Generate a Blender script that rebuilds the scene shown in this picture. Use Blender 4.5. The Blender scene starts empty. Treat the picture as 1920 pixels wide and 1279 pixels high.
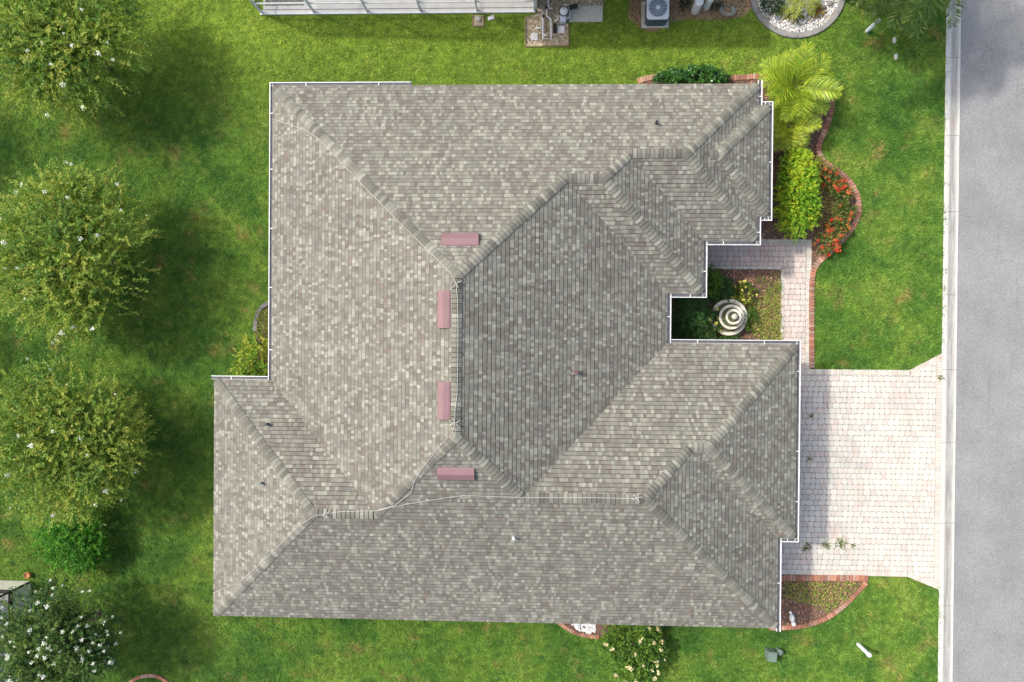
import bpy, math, random
import numpy as np
from mathutils import Vector, Matrix

# ------------------------------------------------------------------ camera, sky, sun, exposure
sc = bpy.context.scene
C = sc.collection
CAMH, FPX = 28.0, 1400.0
def _rot(roll, tx, ty):
    return (Matrix.Rotation(roll, 3, 'Z') @ Matrix.Rotation(ty, 3, 'Y') @ Matrix.Rotation(tx, 3, 'X'))
CR = _rot(.0079, -.0079, .0379)
cam_d = bpy.data.cameras.new('camera'); cam = bpy.data.objects.new('camera', cam_d); C.objects.link(cam)
cam.matrix_world = Matrix.Translation((0, 0, CAMH)) @ CR.to_4x4()
cam_d.sensor_width = 36.0; cam_d.lens = 36.0 * FPX / 1920.0; cam_d.clip_end = 2000; cam_d.clip_start = .1
sc.camera = cam

SUN = Vector((-2.0, .84, 2.68)).normalized()            # towards the sun
sun_el = math.asin(SUN.z); sun_az = math.atan2(SUN.x, SUN.y)
w = bpy.data.worlds.new('World'); sc.world = w; w.use_nodes = True
nt = w.node_tree; bg = nt.nodes['Background']
sky = nt.nodes.new('ShaderNodeTexSky'); sky.sky_type = 'NISHITA'; sky.sun_disc = False
sky.sun_elevation = sun_el; sky.sun_rotation = sun_az % (2 * math.pi); sky.dust_density = 4.0; sky.air_density = 1.0; sky.ozone_density = .0
nt.links.new(sky.outputs[0], bg.inputs[0]); bg.inputs[1].default_value = .15
sl = bpy.data.lights.new('sun', 'SUN'); sl.energy = 2.0; sl.angle = math.radians(2.5); sl.color = (1, .955, .88)
so = bpy.data.objects.new('sun', sl); C.objects.link(so); so.rotation_euler = SUN.to_track_quat('Z', 'Y').to_euler()
so.location = (-20, 8, 30)
vs = sc.view_settings; vs.view_transform = 'Standard'; vs.look = 'None'; vs.gamma = 1; vs.use_curve_mapping = False
vs.exposure = .76
sc.cycles.max_bounces = 5; sc.cycles.diffuse_bounces = 2; sc.cycles.transparent_max_bounces = 8

def at(px, py, z=0.0):
    """point on the level z that the photograph shows at pixel (px, py)"""
    d = CR @ Vector(((px - 960) / FPX, -(py - 639.5) / FPX, -1))
    t = (CAMH - z) / -d.z
    return Vector((d.x * t, d.y * t, z))
def at2(px, py, z=0.0):
    p = at(px, py, z); return (p.x, p.y)

rng = np.random.default_rng(7)
random.seed(5)

# ------------------------------------------------------------------ materials
MATS = {}
def new_mat(name):
    m = bpy.data.materials.new(name); m.use_nodes = True
    return m, m.node_tree, m.node_tree.nodes['Principled BSDF']
def N(nt, t, **kw):
    n = nt.nodes.new(t)
    for k, v in kw.items(): setattr(n, k, v)
    return n
def pos(nt):
    g = N(nt, 'ShaderNodeNewGeometry'); return g.outputs['Position']
def noise(nt, scale, detail=3, rough=.6, vec=None, stretch=None):
    n = N(nt, 'ShaderNodeTexNoise'); n.inputs['Scale'].default_value = scale; n.inputs['Detail'].default_value = detail
    n.inputs['Roughness'].default_value = rough
    v = vec or pos(nt)
    if stretch:
        mp = N(nt, 'ShaderNodeMapping'); mp.inputs['Scale'].default_value = stretch; nt.links.new(v, mp.inputs[0]); v = mp.outputs[0]
    nt.links.new(v, n.inputs['Vector']); return n.outputs['Fac']
def ramp(nt, fac, stops):
    r = N(nt, 'ShaderNodeValToRGB'); e = r.color_ramp.elements
    while len(e) < len(stops): e.new(.5)
    for el, (p, c) in zip(e, stops):
        el.position = p; el.color = (*c, 1) if len(c) == 3 else c
    nt.links.new(fac, r.inputs[0]); return r.outputs[0]
def mix(nt, fac, a, b, mode='MIX'):
    m = N(nt, 'ShaderNodeMix'); m.data_type = 'RGBA'; m.blend_type = mode
    for s, v in ((m.inputs[0], fac), (m.inputs[6], a), (m.inputs[7], b)):
        if isinstance(v, (int, float)): s.default_value = v
        elif isinstance(v, tuple): s.default_value = (*v, 1) if len(v) == 3 else v
        else: nt.links.new(v, s)
    return m.outputs[2]
def bump(nt, b, h, strength=.3, dist=.01):
    n = N(nt, 'ShaderNodeBump'); n.inputs['Strength'].default_value = strength; n.inputs['Distance'].default_value = dist
    nt.links.new(h, n.inputs['Height']); nt.links.new(n.outputs[0], b.inputs['Normal'])
def attr(nt):
    a = N(nt, 'ShaderNodeAttribute'); a.attribute_name = 'Col'; return a.outputs['Color']
def ocol(nt):
    return N(nt, 'ShaderNodeObjectInfo').outputs['Color']

def m_plain(name, col, rough=.6, var=.25, scale=8, metal=0, bumps=0):
    m, t, b = new_mat(name); c = noise(t, scale, 4)
    lo = tuple(x * (1 - var) for x in col); hi = tuple(min(1, x * (1 + var)) for x in col)
    t.links.new(ramp(t, c, [(.25, lo), (.75, hi)]), b.inputs['Base Color'])
    b.inputs['Roughness'].default_value = rough; b.inputs['Metallic'].default_value = metal
    if bumps: bump(t, b, noise(t, scale * 12, 3), bumps, .01)
    MATS[name] = m; return m
def m_tint(name, src, rough=.9, grain=60, gvar=.3, bstr=.4, big=.9, bigvar=.15):
    """colour from the piece itself (face attribute or object colour) with grain and slow wear"""
    m, t, b = new_mat(name); base = attr(t) if src == 'attr' else ocol(t)
    g = noise(t, grain, 2, .7)
    c = mix(t, 1.0, base, ramp(t, g, [(.3, (1 - gvar,) * 3), (.7, (1 + gvar,) * 3)]), 'MULTIPLY')
    s = noise(t, big, 4)
    c = mix(t, 1.0, c, ramp(t, s, [(.3, (1 - bigvar,) * 3), (.7, (1 + bigvar,) * 3)]), 'MULTIPLY')
    t.links.new(c, b.inputs['Base Color']); b.inputs['Roughness'].default_value = rough
    bump(t, b, g, bstr, .006); MATS[name] = m; return m
def m_leaf(name, rough=.5, trans=.3):
    m, t, b = new_mat(name); c = attr(t)
    t.links.new(c, b.inputs['Base Color']); b.inputs['Roughness'].default_value = rough
    tr = N(t, 'ShaderNodeBsdfTranslucent'); t.links.new(mix(t, 1.0, c, (1.1, 1.25, .5), 'MULTIPLY'), tr.inputs[0])
    mx = N(t, 'ShaderNodeMixShader'); mx.inputs[0].default_value = trans
    out = t.nodes['Material Output']; t.links.new(b.outputs[0], mx.inputs[1]); t.links.new(tr.outputs[0], mx.inputs[2]); t.links.new(mx.outputs[0], out.inputs[0])
    MATS[name] = m; return m

def grass_colour(t):
    p = pos(t)
    patch = noise(t, .42, 5, .65, p)                       # slow drift of the turf's tone
    col = ramp(t, patch, [(.28, (.046, .122, .018)), (.44, (.080, .180, .025)), (.56, (.128, .235, .031)), (.70, (.195, .290, .046))])
    dry = noise(t, .95, 4, .7, p, (1, 1, 1))
    col = mix(t, ramp(t, dry, [(.56, (0, 0, 0)), (.74, (.85,) * 3)]), col, (.26, .20, .065))
    lush = noise(t, 1.6, 3, .6, p)
    col = mix(t, ramp(t, lush, [(.54, (0, 0, 0)), (.72, (.75,) * 3)]), col, (.036, .125, .022))
    sx = N(t, 'ShaderNodeSeparateXYZ'); t.links.new(p, sx.inputs[0])
    mr = N(t, 'ShaderNodeMapRange'); mr.inputs[1].default_value = 7.5; mr.inputs[2].default_value = 11.0   # the strip between the houses is a lighter, yellower turf
    t.links.new(sx.outputs[1], mr.inputs[0])
    my = N(t, 'ShaderNodeMapRange'); my.inputs[1].default_value = 13.0; my.inputs[2].default_value = 6.0
    t.links.new(sx.outputs[0], my.inputs[0])
    mm = N(t, 'ShaderNodeMath', operation='MULTIPLY'); t.links.new(mr.outputs[0], mm.inputs[0]); t.links.new(my.outputs[0], mm.inputs[1])
    m2 = N(t, 'ShaderNodeMath', operation='MULTIPLY'); t.links.new(mm.outputs[0], m2.inputs[0]); m2.inputs[1].default_value = .72
    return mix(t, m2.outputs[0], col, (.245, .37, .040))
m, t, b = new_mat('lawn'); c = mix(t, 1.0, grass_colour(t), ramp(t, noise(t, 22, 4, .75), [(.3, (.45,) * 3), (.7, (1.15,) * 3)]), 'MULTIPLY')
t.links.new(c, b.inputs['Base Color']); b.inputs['Roughness'].default_value = 1; b.inputs['Specular IOR Level'].default_value = .1
bump(t, b, noise(t, 30, 3), .8, .03); MATS['lawn'] = m
m, t, b = new_mat('blade'); oi = N(t, 'ShaderNodeObjectInfo')
c = mix(t, 1.0, grass_colour(t), ramp(t, oi.outputs['Random'], [(0, (.55, .62, .55)), (.5, (1.05, 1.05, 1.0)), (1, (1.9, 1.65, 1.8))]), 'MULTIPLY')
t.links.new(c, b.inputs['Base Color']); b.inputs['Roughness'].default_value = .7; b.inputs['Specular IOR Level'].default_value = .25; MATS['blade'] = m

m_tint('shingle', 'attr', .95, 70, .22, .6, .5, .07)
m_tint('cap', 'attr', .95, 70, .22, .6, .6, .08)
m_tint('paver_piece', 'object', .9, 55, .10, .4, .55, .09)
m_tint('paver_mass', 'attr', .9, 55, .10, .4, .55, .09)
m_tint('brick_piece', 'object', .9, 40, .30, .6, 1.5, .25)
m_tint('chips', 'attr', .95, 40, .3, .3, 2, .2)
m_tint('pebbles', 'attr', .8, 30, .15, .2, 3, .1)
m_leaf('leaf', .68, .34); m_leaf('glossy_leaf', .28, .12); m_leaf('frond', .42, .3); m_leaf('petal', .7, .25)
m_plain('roof_deck', (.06, .055, .05), .95, .2, 4)
m_plain('white_paint', (.80, .80, .79), .45, .06, 3)
m_plain('gutter_inside', (.09, .092, .10), .6, .4, 6)
m_plain('stucco', (.62, .56, .46), .9, .08, 3, 0, .4)
m_plain('neighbour_stucco', (.66, .60, .50), .9, .08, 3, 0, .4)
m_plain('neighbour_roof', (.20, .16, .13), .9, .25, 5, 0, .5)
m_plain('vent_metal', (.215, .122, .128), .5, .10, 2.5)
m_plain('brown_metal', (.13, .055, .05), .5, .2, 9)
m_plain('flashing', (.22, .21, .18), .6, .2, 6)
m_plain('cable', (.44, .43, .40), .6, .1, 9)
m_plain('bark', (.24, .19, .14), .9, .35, 9, 0, .6)
m_plain('palm_bark', (.16, .13, .09), .95, .4, 14, 0, .8)
m_plain('soil', (.14, .085, .06), 1, .5, 9, 0, .8)
m_plain('dirt', (.34, .23, .12), 1, .35, 6, 0, .6)
m_plain('joint_sand', (.36, .335, .31), 1, .3, 20)
m_plain('concrete', (.52, .52, .44), .9, .15, 5, 0, .3)
m_plain('dark_concrete', (.24, .235, .225), .9, .25, 6, 0, .4)
m_plain('deck_white', (.76, .76, .75), .8, .12, 2.5, 0, .2)
m_plain('gravel_base', (.42, .34, .22), 1, .3, 18, 0, .8)
m_plain('pvc', (.82, .82, .80), .35, .05, 5)
m_plain('black_plastic', (.018, .018, .02), .4, .3, 9)
m_plain('ac_dark', (.10, .125, .145), .45, .25, 9)
m_plain('ac_light', (.64, .69, .75), .4, .06, 4)
m_plain('fan_dark', (.12, .19, .22), .5, .2, 9)
m_plain('bronze', (.022, .020, .019), .4, .3, 9)
m_plain('panel_cream', (.74, .72, .63), .6, .08, 3)
m_plain('utility_green', (.135, .19, .15), .6, .2, 6)
m_plain('terracotta', (.40, .17, .07), .8, .25, 12)
m_plain('garage_white', (.70, .69, .66), .5, .05, 3)
m_plain('post_white', (.72, .78, .80), .35, .05, 5)
m_plain('wood', (.26, .19, .12), .8, .3, 12)
m_plain('weed', (.15, .2, .04), .8, .3, 12)
# screen mesh: fine net, part of the light goes through
m, t, b = new_mat('screen_mesh'); b.inputs['Base Color'].default_value = (.05, .05, .055, 1); tp = N(t, 'ShaderNodeBsdfTransparent'); mx = N(t, 'ShaderNodeMixShader')
mx.inputs[0].default_value = .38; t.links.new(tp.outputs[0], mx.inputs[1]); t.links.new(b.outputs[0], mx.inputs[2]); t.links.new(mx.outputs[0], t.nodes['Material Output'].inputs[0]); MATS['screen_mesh'] = m
m, t, b = new_mat('window_glass'); b.inputs['Base Color'].default_value = (.03, .04, .045, 1); b.inputs['Roughness'].default_value = .05; MATS['window_glass'] = m
m, t, b = new_mat('clear_glass'); b.inputs['Base Color'].default_value = (.75, .85, .78, 1); b.inputs['Roughness'].default_value = .08; b.inputs['Transmission Weight'].default_value = .7; MATS['clear_glass'] = m
m, t, b = new_mat('fountain_stone'); s = noise(t, 5, 5, .7)
c = ramp(t, s, [(.28, (.26, .25, .17)), (.42, (.66, .62, .51)), (.7, (.78, .74, .64))]); t.links.new(c, b.inputs['Base Color']); b.inputs['Roughness'].default_value = .85
bump(t, b, noise(t, 40, 3), .4, .01); MATS['fountain_stone'] = m
m, t, b = new_mat('green_water'); s = noise(t, 9, 4, .7); t.links.new(ramp(t, s, [(.35, (.035, .045, .015)), (.6, (.11, .12, .05)), (.75, (.22, .2, .12))]), b.inputs['Base Color']); b.inputs['Roughness'].default_value = .35; MATS['green_water'] = m
# old asphalt
m, t, b = new_mat('asphalt')
c = ramp(t, noise(t, 45, 2, .8), [(.28, (.130, .133, .130)), (.5, (.230, .234, .229)), (.72, (.385, .390, .382))])
c = mix(t, 1.0, c, ramp(t, noise(t, .6, 5, .65), [(.3, (.84, .84, .85)), (.7, (1.1, 1.1, 1.1))]), 'MULTIPLY')
c = mix(t, ramp(t, noise(t, 1.0, 5, .6, None, (3.2, .35, 1)), [(.58, (0,) * 3), (.75, (.35,) * 3)]), c, (.12, .12, .125))
c = mix(t, ramp(t, noise(t, 5.5, 2, .5), [(.76, (0,) * 3), (.79, (.6,) * 3)]), c, (.05, .05, .05))
t.links.new(c, b.inputs['Base Color']); b.inputs['Roughness'].default_value = .95; bump(t, b, noise(t, 60, 2), .5, .01); MATS['asphalt'] = m
# kerb concrete with a grimy gutter line
m, t, b = new_mat('kerb'); p = pos(t); sx = N(t, 'ShaderNodeSeparateXYZ'); t.links.new(p, sx.inputs[0])
def mrange(a, b_, lo=0, hi=1):
    r = N(t, 'ShaderNodeMapRange'); r.inputs[1].default_value = a; r.inputs[2].default_value = b_; r.inputs[3].default_value = lo; r.inputs[4].default_value = hi
    t.links.new(sx.outputs[0], r.inputs[0]); return r.outputs[0]
band = N(t, 'ShaderNodeMath', operation='MULTIPLY'); t.links.new(mrange(14.90, 14.95), band.inputs[0]); t.links.new(mrange(15.24, 15.17), band.inputs[1])
nz = noise(t, 1.0, 5, .7, None, (9, .8, 1)); nz2 = noise(t, 14, 3, .7, None, (1.5, .6, 1))
bb = N(t, 'ShaderNodeMath', operation='MULTIPLY'); t.links.new(band.outputs[0], bb.inputs[0]); t.links.new(ramp(t, nz, [(.30, (.12,) * 3), (.65, (.95,) * 3)]), bb.inputs[1])
c = ramp(t, nz2, [(.25, (.45, .44, .40)), (.7, (.58, .57, .52))]); c = mix(t, bb.outputs[0], c, (.24, .235, .21))
rust = N(t, 'ShaderNodeMath', operation='MULTIPLY'); t.links.new(band.outputs[0], rust.inputs[0]); t.links.new(ramp(t, noise(t, .33, 2, .5), [(.60, (0,) * 3), (.70, (.6,) * 3)]), rust.inputs[1])
c = mix(t, rust.outputs[0], c, (.30, .20, .13)); t.links.new(c, b.inputs['Base Color']); b.inputs['Roughness'].default_value = .9; bump(t, b, noise(t, 50, 3), .3, .006); MATS['kerb'] = m

# ------------------------------------------------------------------ mesh helpers
def mk(name, V, F, mat, parent=None, cols=None, smooth=False, loc=None):
    me = bpy.data.meshes.new(name); me.from_pydata([tuple(v) for v in V], [], [tuple(f) for f in F])
    if cols is not None:
        a = me.attributes.new('Col', 'FLOAT_COLOR', 'FACE')
        a.data.foreach_set('color', np.c_[np.asarray(cols, float)[:, :3], np.ones(len(cols))].ravel())
    me.materials.append(MATS[mat])
    if smooth: me.polygons.foreach_set('use_smooth', [len(f) <= 4 for f in F])
    return link(name, me, parent, loc)
def mk_np(name, V, quads, mat, cols, parent=None, smooth=False):
    """fast mesh of quads: V (n,3), quads (m,4)"""
    me = bpy.data.meshes.new(name); n = len(quads)
    me.vertices.add(len(V)); me.vertices.foreach_set('co', np.ascontiguousarray(V, np.float32).ravel())
    me.loops.add(n * 4); me.loops.foreach_set('vertex_index', np.ascontiguousarray(quads, np.int32).ravel())
    me.polygons.add(n); me.polygons.foreach_set('loop_start', np.arange(n, dtype=np.int32) * 4)
    me.update(calc_edges=True)
    a = me.attributes.new('Col', 'FLOAT_COLOR', 'FACE'); a.data.foreach_set('color', np.c_[cols, np.ones(n)].astype(np.float32).ravel())
    me.materials.append(MATS[mat]); me.validate()
    if smooth: me.polygons.foreach_set('use_smooth', [True] * n)
    return link(name, me, parent)
def link(name, me, parent=None, loc=None):
    o = bpy.data.objects.new(name, me); C.objects.link(o)
    if parent is not None: o.parent = parent
    if loc is not None: o.location = loc
    return o
def thing(name, label, cat, loc=(0, 0, 0), group=None):
    o = bpy.data.objects.new(name, None); C.objects.link(o); o.location = loc; o.empty_display_size = .2
    return tag(o, label, cat, group)
def tag(o, label, cat, group=None):
    o['label'] = label; o['category'] = cat
    if group: o['group'] = group
    return o
def structure(o, label=None):
    o['kind'] = 'structure'
    if label: o['label'] = label
    return o
class MB:
    def __init__(s): s.V = []; s.F = []; s.K = []
    def add(s, V, F, col=(1, 1, 1)):
        n = len(s.V); s.V += [tuple(v) for v in V]; s.F += [tuple(i + n for i in f) for f in F]; s.K += [col] * len(F); return s
    def box(s, x0, x1, y0, y1, z0, z1, col=(1, 1, 1), M=None):
        V = [(x, y, z) for z in (z0, z1) for (x, y) in ((x0, y0), (x1, y0), (x1, y1), (x0, y1))]
        if M: V = [M @ Vector(v) for v in V]
        return s.add(V, [(3, 2, 1, 0), (4, 5, 6, 7), (0, 1, 5, 4), (1, 2, 6, 5), (2, 3, 7, 6), (3, 0, 4, 7)], col)
    def tube(s, pts, rad, n=6, col=(1, 1, 1), cap=True):
        pts = [Vector(p) for p in pts]; rad = rad if isinstance(rad, (list, tuple)) else [rad] * len(pts)
        V = []; F = []; ref = None
        for i, p in enumerate(pts):
            d = (pts[min(i + 1, len(pts) - 1)] - pts[max(i - 1, 0)]).normalized()
            if ref is None: ref = d.orthogonal().normalized()
            u = (ref - d * ref.dot(d)); u = u.normalized() if u.length > 1e-6 else d.orthogonal().normalized(); ref = u; v = d.cross(u)
            V += [p + (u * math.cos(2 * math.pi * k / n) + v * math.sin(2 * math.pi * k / n)) * rad[i] for k in range(n)]
        for i in range(len(pts) - 1):
            F += [(i * n + k, i * n + (k + 1) % n, (i + 1) * n + (k + 1) % n, (i + 1) * n + k) for k in range(n)]
        if cap: F += [tuple(range(n))[::-1], tuple((len(pts) - 1) * n + k for k in range(n))]
        return s.add(V, F, col)
    def lathe(s, prof, n=32, cx=0, cy=0, col=(1, 1, 1)):
        V = []; F = []
        for (r, z) in prof: V += [(cx + r * math.cos(2 * math.pi * k / n), cy + r * math.sin(2 * math.pi * k / n), z) for k in range(n)]
        for i in range(len(prof) - 1): F += [(i * n + k, i * n + (k + 1) % n, (i + 1) * n + (k + 1) % n, (i + 1) * n + k) for k in range(n)]
        F += [tuple(range(n))[::-1], tuple((len(prof) - 1) * n + k for k in range(n))]
        return s.add(V, F, col)
    def prism(s, poly, z0, z1, inset=0.0, col=(1, 1, 1)):
        """upright prism of a convex polygon, the top ring drawn in by inset"""
        n = len(poly); c = (sum(p[0] for p in poly) / n, sum(p[1] for p in poly) / n)
        top = []
        for p in poly:
            d = math.hypot(p[0] - c[0], p[1] - c[1]) or 1; k = max(0, 1 - inset * 1.3 / d); top.append((c[0] + (p[0] - c[0]) * k, c[1] + (p[1] - c[1]) * k))
        V = [(p[0], p[1], z0) for p in poly] + [(p[0], p[1], z1 - inset * .6) for p in poly] + [(p[0], p[1], z1) for p in top]
        F = []
        for r in (0, 1): F += [(r * n + k, r * n + (k + 1) % n, (r + 1) * n + (k + 1) % n, (r + 1) * n + k) for k in range(n)]
        return s.add(V, F + [tuple(2 * n + k for k in range(n))], col)
    def build(s, name, mat, parent=None, smooth=False, loc=None, cols=False):
        return mk(name, s.V, s.F, mat, parent, s.K if cols else None, smooth, loc)
def area(poly):
    return .5 * sum(poly[i][0] * poly[(i + 1) % len(poly)][1] - poly[(i + 1) % len(poly)][0] * poly[i][1] for i in range(len(poly)))
def ccw(poly): return list(poly) if area(poly) > 0 else list(poly)[::-1]
def clip(poly, conv):
    """poly cut to the convex counter-clockwise polygon conv"""
    out = list(poly)
    for i in range(len(conv)):
        a, b_ = conv[i], conv[(i + 1) % len(conv)]; inp = out; out = []
        sd = lambda p: (b_[0] - a[0]) * (p[1] - a[1]) - (b_[1] - a[1]) * (p[0] - a[0])
        for j in range(len(inp)):
            p, q = inp[j], inp[(j + 1) % len(inp)]; sp, sq = sd(p), sd(q)
            if sp >= 0: out.append(p)
            if sp * sq < 0: tt = sp / (sp - sq); out.append((p[0] + (q[0] - p[0]) * tt, p[1] + (q[1] - p[1]) * tt))
        if len(out) < 3: return []
    return out
def cut_corners(poly, c):
    out = []
    for i, p in enumerate(poly):
        a, b_ = poly[i - 1], poly[(i + 1) % len(poly)]
        for q in (a, b_):
            L = math.hypot(q[0] - p[0], q[1] - p[1]); k = min(c, L * .3) / (L or 1); out.append((p[0] + (q[0] - p[0]) * k, p[1] + (q[1] - p[1]) * k))
    return out
def inside(P, poly):
    x, y = P[:, 0], P[:, 1]; r = np.zeros(len(P), bool); n = len(poly)
    for i in range(n):
        (x0, y0), (x1, y1) = poly[i], poly[(i + 1) % n]
        if y0 == y1: continue
        k = ((y0 > y) != (y1 > y)) & (x < (x1 - x0) * (y - y0) / (y1 - y0) + x0); r ^= k
    return r
def smooth_path(pts, step=.05, closed=False):
    """Catmull-Rom through plan points, evenly resampled"""
    P = [Vector((p[0], p[1])) for p in pts]; out = []
    n = len(P)
    for i in range(n - 1):
        p0, p1, p2, p3 = P[max(i - 1, 0)], P[i], P[i + 1], P[min(i + 2, n - 1)]
        for k in range(20):
            u = k / 20; out.append(.5 * ((2 * p1) + (p2 - p0) * u + (2 * p0 - 5 * p1 + 4 * p2 - p3) * u * u + (3 * p1 - p0 - 3 * p2 + p3) * u ** 3))
    out.append(P[-1]); res = [out[0]]; acc = 0
    for a, b_ in zip(out, out[1:]):
        L = (b_ - a).length; 
        while L and acc + L >= step:
            a = a + (b_ - a) * ((step - acc) / L); res.append(a.copy()); L = (b_ - a).length; acc = 0
        acc += L
    return res
def flat(name, poly, z, mat, thick=None):
    poly = ccw(poly); n = len(poly); V = [(p[0], p[1], z) for p in poly]; F = [tuple(range(n))]
    if thick: V += [(p[0], p[1], z - thick) for p in poly]; F += [(i + n, (i + 1) % n + n, (i + 1) % n, i) for i in range(n)]
    return mk(name, V, F, mat)

# ------------------------------------------------------------------ ground, road, kerb
structure(flat('ground', [(-400, -400), (400, -400), (400, 400), (-400, 400)], -.09, 'lawn'), 'grassy ground reaching to the horizon')
XK0, XK1 = 14.74, 15.30
structure(flat('lawn', [(-60, -60), (XK0 - .003, -60), (XK0 - .003, 60), (-60, 60)], 0, 'lawn', .085), 'mown green lawn round the house')
structure(flat('road', [(XK1 + .003, -200), (XK1 + 6.6, -200), (XK1 + 6.6, 200), (XK1 + .003, 200)], -.035, 'asphalt', .05), 'grey sun-bleached asphalt road')
structure(flat('lawn', [(XK1 + 7.2, -60), (60, -60), (60, 60), (XK1 + 7.2, 60)], 0, 'lawn', .085), 'mown green lawn across the road')
def kerb(x0, sgn, ys, nm, label):
    root = bpy.data.objects.new(nm, None); C.objects.link(root); structure(root, label)
    prof = [(0, -.08), (0, .022), (.012, .03), (.15, .022), (.33, -.022), (.40, -.03), (.50, -.027), (.548, -.024), (.556, -.032), (.556, -.08)]
    for a, b_ in zip(ys, ys[1:]):
        y0, y1 = a + .006, b_ - .006; V = []; n = len(prof)
        dz = random.uniform(-.003, .003)
        for y in (y0, y1): V += [(x0 + sgn * p[0], y, p[1] + dz) for p in prof]
        F = [(k, k + 1, k + 1 + n, k + n) if sgn < 0 else (k + n, k + 1 + n, k + 1, k) for k in range(n - 1)] + [tuple(range(n)), tuple(range(n, 2 * n))[::-1]]
        mk('kerb_slab', V, F, 'kerb', root)
jy = [at(1770, y).y for y in (1279 + 150, 1279 + 8, 1136, 981, 829, 693, 553, 397, 254, 108, -40, -190)]
kerb(XK0, 1, jy, 'kerb', 'pale concrete gutter kerb along the road')
m_, t_, b_n = new_mat('kerb_joint'); b_n.inputs['Base Color'].default_value = (.10, .10, .09, 1); b_n.inputs['Roughness'].default_value = 1; MATS['kerb_joint'] = m_

# ------------------------------------------------------------------ the house: plan from the photograph, all slopes 6 in 12
ZE, S = 2.75, .5
XW, XE, YN, YS = -9.1917, 4.2574, 8.444, -9.7549
X1, Y1, X2, Y2 = 5.4407, 1.427, 7.2074, 3.192
XB, YBN, YBS = 7.5737, 7.7253, 4.014
XG, YGN, XGB, YGBS = 7.9994, -.2339, 8.5697, -6.7365
XSW, YSWN = -11.1839, -1.6099
WINGS = [(XW, XE, YS, YN), (XW, X1, Y1, YN), (XW, X2, Y2, YN), (XE - 6, XB, YBS, YBN), (XW, XG, YS, YGN), (XE - 8, XGB, YGBS, YGN), (XSW, XE, YS, YSWN)]
def hgt(x, y):
    return ZE + S * max(min(x - a, b_ - x, y - c, d - y) for a, b_, c, d in WINGS)
def hgt_np(x, y):
    return ZE + S * np.max([np.min([x - a, b_ - x, y - c, d - y], 0) for a, b_, c, d in WINGS], 0)
def on_roof(px, py, up=0.0):
    z = 4.0
    for _ in range(30): p = at(px, py, z + up); z = .5 * z + .5 * hgt(p.x, p.y)
    p = at(px, py, z + up); return Vector((p.x, p.y, hgt(p.x, p.y) + up))
EAVE = [(XW, YN), (X2, YN), (X2, YBN), (XB, YBN), (XB, YBS), (X2, YBS), (X2, Y2), (X1, Y2), (X1, Y1), (XE, Y1), (XE, YGN), (XGB, YGN), (XGB, YGBS), (XG, YGBS), (XG, YS), (XSW, YS), (XSW, YSWN), (XW, YSWN)]
def offset(poly, d):
    """rectilinear clockwise polygon drawn in by d"""
    n = len(poly); out = []
    for i in range(n):
        a, p, q = Vector(poly[i - 1]), Vector(poly[i]), Vector(poly[(i + 1) % n])
        n1 = (p - a).normalized(); n2 = (q - p).normalized()
        out.append(tuple(p + Vector((n1.y, -n1.x)) * d + Vector((n2.y, -n2.x)) * d))
    return out
WALL = offset(EAVE, .55)
house = thing('house', 'single-storey house with hipped grey-brown shingle roof and white gutters', 'house', (0, 0, 0))
def ring(name, poly, z0, z1, mat, parent):
    n = len(poly); V = [(p[0], p[1], z) for z in (z0, z1) for p in poly]
    return mk(name, V, [((i + 1) % n, i, i + n, (i + 1) % n + n) for i in range(n)], mat, parent)
ring('wall', WALL, 0, 2.62, 'stucco', house)
ring('fascia', offset(EAVE, .03), 2.56, 2.735, 'white_paint', house)
so_ = [(p[0], p[1], 2.575) for p in offset(EAVE, .02)]; mk('soffit', so_, [tuple(range(len(so_)))], 'white_paint', house)
roof = bpy.data.objects.new('roof', None); C.objects.link(roof); roof.parent = house
dk = MB()
for i, (a, b_, c, d) in enumerate(WINGS):
    h = min(b_ - a, d - c) / 2; e = -.012 - .004 * i; z0 = ZE + e; z1 = ZE + S * h + e
    if b_ - a > d - c: r0, r1 = (a + h, c + h), (b_ - h, c + h)
    else: r0, r1 = (a + h, c + h), (a + h, d - h)
    V = [(a, c, z0), (b_, c, z0), (b_, d, z0), (a, d, z0), (*r0, z1), (*r1, z1)]
    F = [(0, 1, 5, 4), (1, 2, 5), (2, 3, 4, 5), (3, 0, 4)] if b_ - a > d - c else [(0, 1, 4), (1, 2, 5, 4), (2, 3, 5), (3, 0, 4, 5)]
    dk.add(V, F)
dk.build('deck', 'roof_deck', roof)

# shingles: every tab is its own little wedge, courses 128 mm apart in plan
def wing_face(wg, side):
    a, b_, c, d = wg; h = min(b_ - a, d - c) / 2; wide = b_ - a > d - c
    r0, r1 = ((a + h, c + h), (b_ - h, c + h)) if wide else ((a + h, c + h), (a + h, d - h))
    P = {'S': [(a, c), (b_, c), r1, r0] if wide else [(a, c), (b_, c), r0], 'N': [(b_, d), (a, d), r0, r1] if wide else [(b_, d), (a, d), r1],
         'E': [(b_, c), (b_, d), r1] if wide else [(b_, c), (b_, d), r1, r0], 'W': [(a, d), (a, c), r0] if wide else [(a, d), (a, c), r0, r1]}
    return P[side]
FACES = {}
for wg in WINGS:
    for side, e in (('W', wg[0]), ('E', wg[1]), ('S', wg[2]), ('N', wg[3])): FACES.setdefault((side, round(e, 4)), []).append(ccw(wing_face(wg, side)))
PAL = np.array([(.305, .300, .258), (.232, .226, .193), (.183, .176, .150), (.157, .149, .128), (.135, .118, .103), (.168, .134, .117), (.165, .163, .156)])
PAL = (PAL * .78 + (PAL * np.array([.13, .20, .26, .19, .14, .045, .035])[:, None]).sum(0) * .22) * np.array([.985, 1.0, .95])
PRO = np.array([.13, .20, .26, .19, .14, .045, .035])
EXP = .128
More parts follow.
